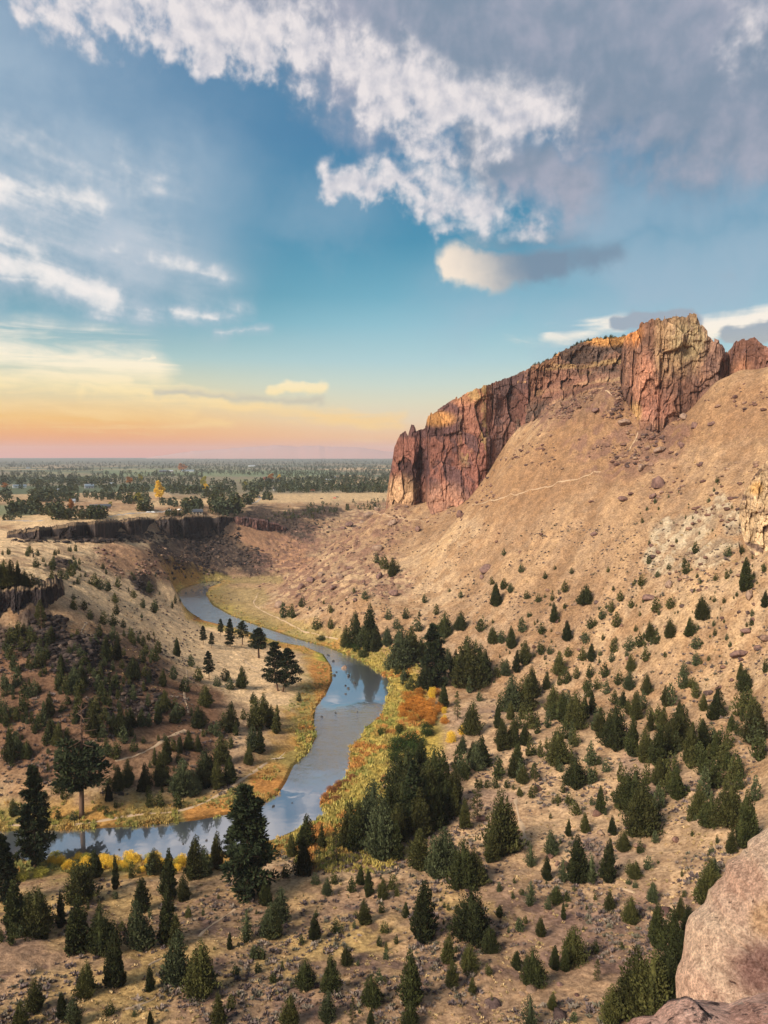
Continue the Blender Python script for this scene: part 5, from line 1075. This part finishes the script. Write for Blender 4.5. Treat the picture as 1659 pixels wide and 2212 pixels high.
# ------------------------------------------------------------------ the plain: woods, golden trees, farms, cars
M_FW = material('far_trees', leaf_nodes((.040, .055, .034), (.090, .105, .058), .1))
def lowtree(seed, wide, n, cone):
    r = np.random.default_rng(seed); t = r.uniform(.05, 1, n); a = r.uniform(0, 6.28, n)
    q = wide * ((1 - t) ** .7 if cone else np.sin(np.pi * np.clip(t, .08, .98)) ** .6) * r.uniform(.3, 1, n) ** .5
    return diamonds(np.stack([q * np.cos(a), q * np.sin(a), t], -1), np.stack([np.cos(a), np.sin(a), .7 * np.ones(n)], -1), .22, .085, r)
lt = [lowtree(700 + k, .24 + .06 * (k % 3), 46, k % 3 == 0) for k in range(7)]
CL = [('a', 80, 330, 590, 655, 34, 14), ('a', 380, 500, 600, 650, 16, 12), ('a', 440, 610, 640, 685, 16, 10), ('a', 640, 860, 640, 685, 34, 10), ('a', 230, 640, 480, 540, 60, 13), ('a', 0, 80, 470, 550, 12, 13), ('a', 300, 640, 430, 470, 34, 12), ('a', 690, 770, 480, 515, 8, 9),
      ('a', 780, 1000, 490, 530, 30, 11), ('a', 850, 910, 420, 455, 14, 12), ('a', 980, 1220, 430, 475, 44, 13), ('a', 1020, 1230, 520, 555, 24, 12), ('a', 1115, 1250, 600, 615, 10, 10), ('a', 1320, 1400, 545, 565, 10, 10), ('a', 1350, 1590, 625, 660, 26, 6), ('a', 1420, 1450, 570, 580, 2, 10), ('a', 1490, 1659, 550, 605, 26, 11),
      ('a', 1350, 1659, 420, 480, 44, 13), ('a', 0, 640, 330, 400, 110, 12), ('a', 640, 1659, 350, 390, 130, 12), ('a', 1270, 1659, 320, 340, 40, 12), ('a', 0, 320, 290, 330, 40, 12), ('a', 400, 740, 262, 285, 70, 13), ('a', 0, 1659, 240, 262, 130, 13), ('a', 0, 1659, 215, 240, 110, 14), ('a', 350, 650, 640, 655, 8, 9), ('a', 30, 190, 660, 692, 10, 6),
      ('b', 200, 450, 500, 600, 56, 14), ('b', 0, 150, 540, 600, 16, 9), ('b', 140, 400, 400, 480, 60, 13), ('b', 450, 530, 500, 535, 10, 12), ('b', 500, 570, 440, 480, 14, 13), ('b', 600, 670, 480, 497, 8, 12), ('b', 450, 660, 380, 430, 40, 13), ('b', 680, 1570, 400, 438, 150, 12), ('b', 660, 1600, 350, 400, 130, 12), ('b', 820, 1640, 320, 350, 70, 12),
      ('b', 0, 1640, 262, 300, 240, 13), ('b', 0, 1640, 230, 262, 220, 14), ('b', 0, 1640, 200, 230, 180, 15), ('b', 0, 1640, 180, 200, 120, 16), ('b', 270, 420, 575, 635, 10, 8), ('b', 940, 1180, 525, 600, 34, 5), ('b', 760, 1000, 575, 640, 34, 4), ('b', 1250, 1560, 505, 575, 16, 8), ('b', 600, 800, 590, 660, 20, 3)]
rp = random.Random(41); sp6, big6 = [], []
for rg, x0, x1, y0, y1, n, h in CL:
    for _ in range(int(n * 1.5)):
        u, v = R_(rg, rp.uniform(x0, x1), rp.uniform(y0, y1)); g = hit(u, v)
        if g: sp6.append((g[0], g[1], g[2] - .3, h * rp.uniform(.42, 1.0), rp.uniform(0, 6), rp.uniform(.9, 1.4)))
for i in range(1700):
    D = math.exp(rp.uniform(math.log(1500), math.log(8000))); a = math.radians(rp.uniform(-31, 4)); x, y = D * math.sin(a), D * math.cos(a)
    if vn(np.array([x / 260]), np.array([y / 420]), seed=61)[0] < .42: continue
    sp6.append((x, y, float(zat(x, y)) - .3, rp.uniform(8, 15), rp.uniform(0, 6), rp.uniform(1, 1.6)))
tag(many('distant_woodland', sp6, lt, [M_FW, M_JD, M_JO], midx=[rp.choice([0, 0, 1, 2]) for _ in sp6]), 'dark green woods and windbreaks spread across the plain', 'woodland', kind='stuff')
YT = [('a', 1305, 515, 350, 95, 'yellow', 'tall golden poplar standing highest on the plain'), ('a', 1058, 390, 325, 62, 'orange', 'round orange tree behind the woods left of the tall poplar'), ('a', 1145, 372, 305, 48, 'yellowgreen', 'dull yellow tree behind the round orange tree'), ('a', 578, 602, 505, 62, 'orange', 'bright orange tree among dark trees near the canyon rim'),
      ('a', 38, 425, 375, 60, 'orange', 'orange tree at the left edge of the plain'), ('a', 1490, 282, 218, 85, 'orange', 'dull orange tree beside the far barns'), ('a', 1138, 545, 455, 95, 'yellowgreen', 'yellow topped round tree below the tall golden poplar'), ('a', 905, 578, 530, 36, 'yellowgreen', 'small pale yellow tree on the dry field'),
      ('b', 150, 395, 300, 55, 'yellowgreen', 'yellow tree above the dark wood in mid plain'), ('b', 672, 345, 283, 60, 'orange', 'orange tree beside the red roofed barn'), ('b', 732, 345, 288, 40, 'yellow', 'yellow tree right of the red roofed barn'), ('b', 470, 410, 345, 44, 'yellowgreen', 'pale yellow green tree beside the tall dark spruce'), ('b', 165, 430, 360, 60, 'yellow', 'yellow edged tree below the mid plain yellow tree')]
for rg, x, yb, yt, w, kd, lab in YT:
    u, v = R_(rg, x, yb); g = hit(u, v); _, vt = R_(rg, x, yt)
    if not g: continue
    D = math.hypot(*g[:2]); h = at_d(u, vt, D)[2] - g[2]; wm = w / REG[rg][2] / 1.5069 / F * D
    tag(plant('cottonwood_tree', 'poplar_' + kd, g[0], g[1], g[2], h, wm / (.62 * h)), lab, 'tree', 'autumn trees of the plain')
M_WALLS = {k: material(k + '_boards', lambda t, p, c=c: setc(t, p, mix(t, noise(t, opos(t), 2, 3), tuple(x * .85 for x in c), c))) for k, c in (('white', (.70, .70, .68)), ('red', (.40, .12, .07)), ('brown', (.20, .14, .11)), ('tan', (.50, .40, .29)), ('grey', (.30, .31, .33)), ('dark', (.05, .05, .055)))}
M_ROOF = {k: material(k + '_roof', lambda t, p, c=c: setc(t, p, mix(t, noise(t, opos(t), 2, 3), tuple(x * .85 for x in c), c))) for k, c in (('white', (.72, .74, .76)), ('grey', (.26, .27, .29)), ('dark', (.10, .09, .09)), ('red', (.42, .16, .10)))}
def box(x0, x1, y0, y1, z0, z1):
    V = np.array([(x, y, z) for z in (z0, z1) for y in (y0, y1) for x in (x0, x1)], float)
    return V, np.array([(0, 2, 3, 1), (4, 5, 7, 6), (0, 1, 5, 4), (2, 6, 7, 3), (0, 4, 6, 2), (1, 3, 7, 5)])
def building(name, rg, x, yb, wpx, wall_c, roof_c, label, cat, depth=.6, hk=.28, dark=True):
    u, v = R_(rg, x, yb); g = hit(u, v)
    if not g: return
    D = math.hypot(*g[:2]); w = wpx / REG[rg][2] / 1.5069 / F * D; d = max(6, w * depth); h = min(max(2.6, w * hk), 5.5); rz = .35 * min(d, 14)
    r = bpy.data.objects.new(name, None); COL.objects.link(r); r.location = (g[0], g[1], g[2] - .5); r.rotation_euler = (0, 0, random.uniform(-.2, .2) - math.atan2(g[0], g[1]))
    V, Q = box(-w / 2, w / 2, -d / 2, d / 2, 0, h + .5)
    gv = np.array([(-w / 2, -d / 2, h + .5), (-w / 2, d / 2, h + .5), (-w / 2, 0, h + .5 + rz), (w / 2, -d / 2, h + .5), (w / 2, d / 2, h + .5), (w / 2, 0, h + .5 + rz)])
    V2 = np.concatenate([V, gv]); Q2 = np.concatenate([Q, [(8, 9, 10, 10)], [(12, 11, 13, 13)]]); wm = bpy.data.meshes.new('wall'); wm.from_pydata([tuple(a) for a in V2], [], [tuple(q) for q in Q] + [(8, 9, 10), (12, 11, 13)])
    wm.materials.append(M_WALLS[wall_c]); wo_ = bpy.data.objects.new('wall', wm); wo_.parent = r; COL.objects.link(wo_)
    e = .5; rv = []
    for sgn in (-1, 1):
        for zt in (.04, .26): rv += [(-w / 2 - e, sgn * (d / 2 + e), h + .5 + zt - e * rz / (d / 2)), (w / 2 + e, sgn * (d / 2 + e), h + .5 + zt - e * rz / (d / 2)), (w / 2 + e, 0, h + .5 + rz + zt), (-w / 2 - e, 0, h + .5 + rz + zt)]
    F_ = []
    for b in (0, 8): F_ += [(b, b + 1, b + 2, b + 3), (b + 4, b + 5, b + 6, b + 7), (b, b + 1, b + 5, b + 4), (b, b + 3, b + 7, b + 4), (b + 1, b + 2, b + 6, b + 5)]
    mesh_np('roof', np.array(rv), np.array(F_), [M_ROOF[roof_c]], parent=r)
    if dark:
        for k in (-.28, .02, .3): mesh_np('window' if k != .02 else 'door', *box(w * k - min(1.2, w * .07), w * k + min(1.2, w * .07), -d / 2 - .06, -d / 2 + .02, 1.2 if k != .02 else .5, 2.6), [M_WALLS['dark']], parent=r)
    tag(r, label, cat, 'farm buildings on the plain')
building('barn', 'a', 730, 425, 64, 'grey', 'white', 'pale roofed grey barn in front of the woods', 'barn')
building('barn', 'a', 1340, 296, 70, 'dark', 'grey', 'dark barn in the far farmyard', 'barn'); building('barn', 'a', 1395, 296, 40, 'brown', 'white', 'small pale roofed barn beside the dark far barn', 'barn')
building('barn', 'a', 1540, 292, 100, 'white', 'white', 'long white shed right of the far farmyard', 'shed', .2); building('farmhouse', 'a', 820, 592, 150, 'brown', 'grey', 'long low brown house near the canyon rim', 'house', .25, .1)
building('farmhouse', 'a', 598, 545, 30, 'white', 'white', 'small white house beside the bright orange tree', 'house'); building('barn', 'a', 160, 420, 90, 'white', 'white', 'long pale shed at the left of the plain', 'shed', .25, .15)
building('farmhouse', 'b', 705, 418, 36, 'white', 'dark', 'white house with dark roof at the field edge', 'house'); building('barn', 'b', 632, 335, 40, 'red', 'red', 'red roofed barn beside the orange tree', 'barn')
building('barn', 'b', 1110, 355, 60, 'white', 'white', 'white barn in the right half of the plain', 'barn', .4); building('farmhouse', 'b', 1155, 325, 30, 'tan', 'grey', 'tan house behind the white barn', 'house')
building('farmhouse', 'b', 100, 602, 74, 'tan', 'grey', 'low tan house close above the dark basalt rim', 'house', .3, .14); building('farmhouse', 'b', 990, 432, 26, 'tan', 'red', 'tiny tan house at the far edge of the dry field', 'house')
building('farmhouse', 'a', 475, 452, 14, 'white', 'white', 'tiny white house inside the dark left wood', 'house'); building('barn', 'b', 700, 352, 90, 'white', 'grey', 'long pale shed under the autumn trees', 'shed', .2, .1); building('farmhouse', 'a', 230, 265, 26, 'white', 'grey', 'tiny white house far out on the left plain', 'house')
building('barn', 'b', 520, 235, 50, 'white', 'white', 'white shed in the far right woods', 'shed', .3); building('farmhouse', 'a', 920, 400, 40, 'tan', 'white', 'pale house left of the round orange tree', 'house')
M_CAR = {k: material(k + '_paint', lambda t, p, c=c: (setc(t, p, mix(t, .5, c, c)), p.inputs['Roughness'].__setattr__('default_value', .3))) for k, c in (('white', (.8, .8, .8)), ('red', (.5, .05, .03)), ('black', (.03, .03, .035)))}
M_TYRE = material('tyre_rubber', lambda t, p: setc(t, p, mix(t, .5, (.02, .02, .02), (.02, .02, .02))))
def car(rg, x, yb, colr, label):
    u, v = R_(rg, x, yb); g = hit(u, v)
    if not g: return
    r = bpy.data.objects.new('parked_car', None); COL.objects.link(r); r.location = g; r.rotation_euler = (0, 0, random.uniform(-.5, .5))
    prof = [(-2.2, .35), (-2.2, .95), (-1.5, 1.02), (-1.0, 1.5), (.6, 1.5), (1.2, 1.0), (2.15, .9), (2.2, .35)]
    n = len(prof); V = np.array([(a, s * .88 * (1 if b < 1.2 else .82), b) for s in (-1, 1) for a, b in prof]); me = bpy.data.meshes.new('body')
    me.from_pydata([tuple(a) for a in V], [], [tuple(range(n))[::-1], tuple(range(n, 2 * n))] + [(i, (i + 1) % n, n + (i + 1) % n, n + i) for i in range(n)]); me.materials.append(M_CAR[colr])
    b = bpy.data.objects.new('body', me); b.parent = r; COL.objects.link(b)
    for s in (-1, 1):
        mesh_np('window', *box(-.9, .5, s * .80 - .03, s * .80 + .03, 1.05, 1.4), [M_WALLS['dark']], parent=r)
        for a in (-1.35, 1.4):
            t, q = tube([(a, s * .72, .33), (a, s * .80, .33), (a, s * .92, .33)], [.33, .33, .30], 12); mesh_np('wheel', t, q, [M_TYRE], parent=r)
    tag(r, label, 'car', 'cars parked along the rim road')
car('a', 1215, 627, 'white', 'white car on the rim road, left of the pair'); car('a', 1250, 627, 'white', 'white car on the rim road, right of the pair'); car('a', 1385, 612, 'white', 'white car at the left end of the rim tree row'); car('a', 1470, 606, 'white', 'white car above the middle of the rim tree row')
car('b', 1160, 480, 'red', 'red vehicle on the dry field road near the red cliff'); car('b', 1060, 483, 'black', 'dark vehicle on the dry field road beside a small tree'); car('b', 1180, 472, 'black', 'dark vehicle just right of the red vehicle')

# ------------------------------------------------------------------ haze
hm = bpy.data.materials.new('haze_air'); hm.use_nodes = True; ht = hm.node_tree; ht.nodes.clear()
pv = ht.nodes.new('ShaderNodeVolumePrincipled'); pv.inputs['Color'].default_value = (.90, .93, 1.0, 1); pv.inputs['Density'].default_value = HAZE = 5.4e-5; pv.inputs['Anisotropy'].default_value = .1
ou = ht.nodes.new('ShaderNodeOutputMaterial'); ht.links.new(pv.outputs[0], ou.inputs['Volume'])
tag(mesh_np('haze', *box(-18000, 18000, -600, 18000, -4, float(MV[..., 2].max()) + 20), [hm]), 'thin pale blue evening haze over the plain', 'haze', kind='stuff')
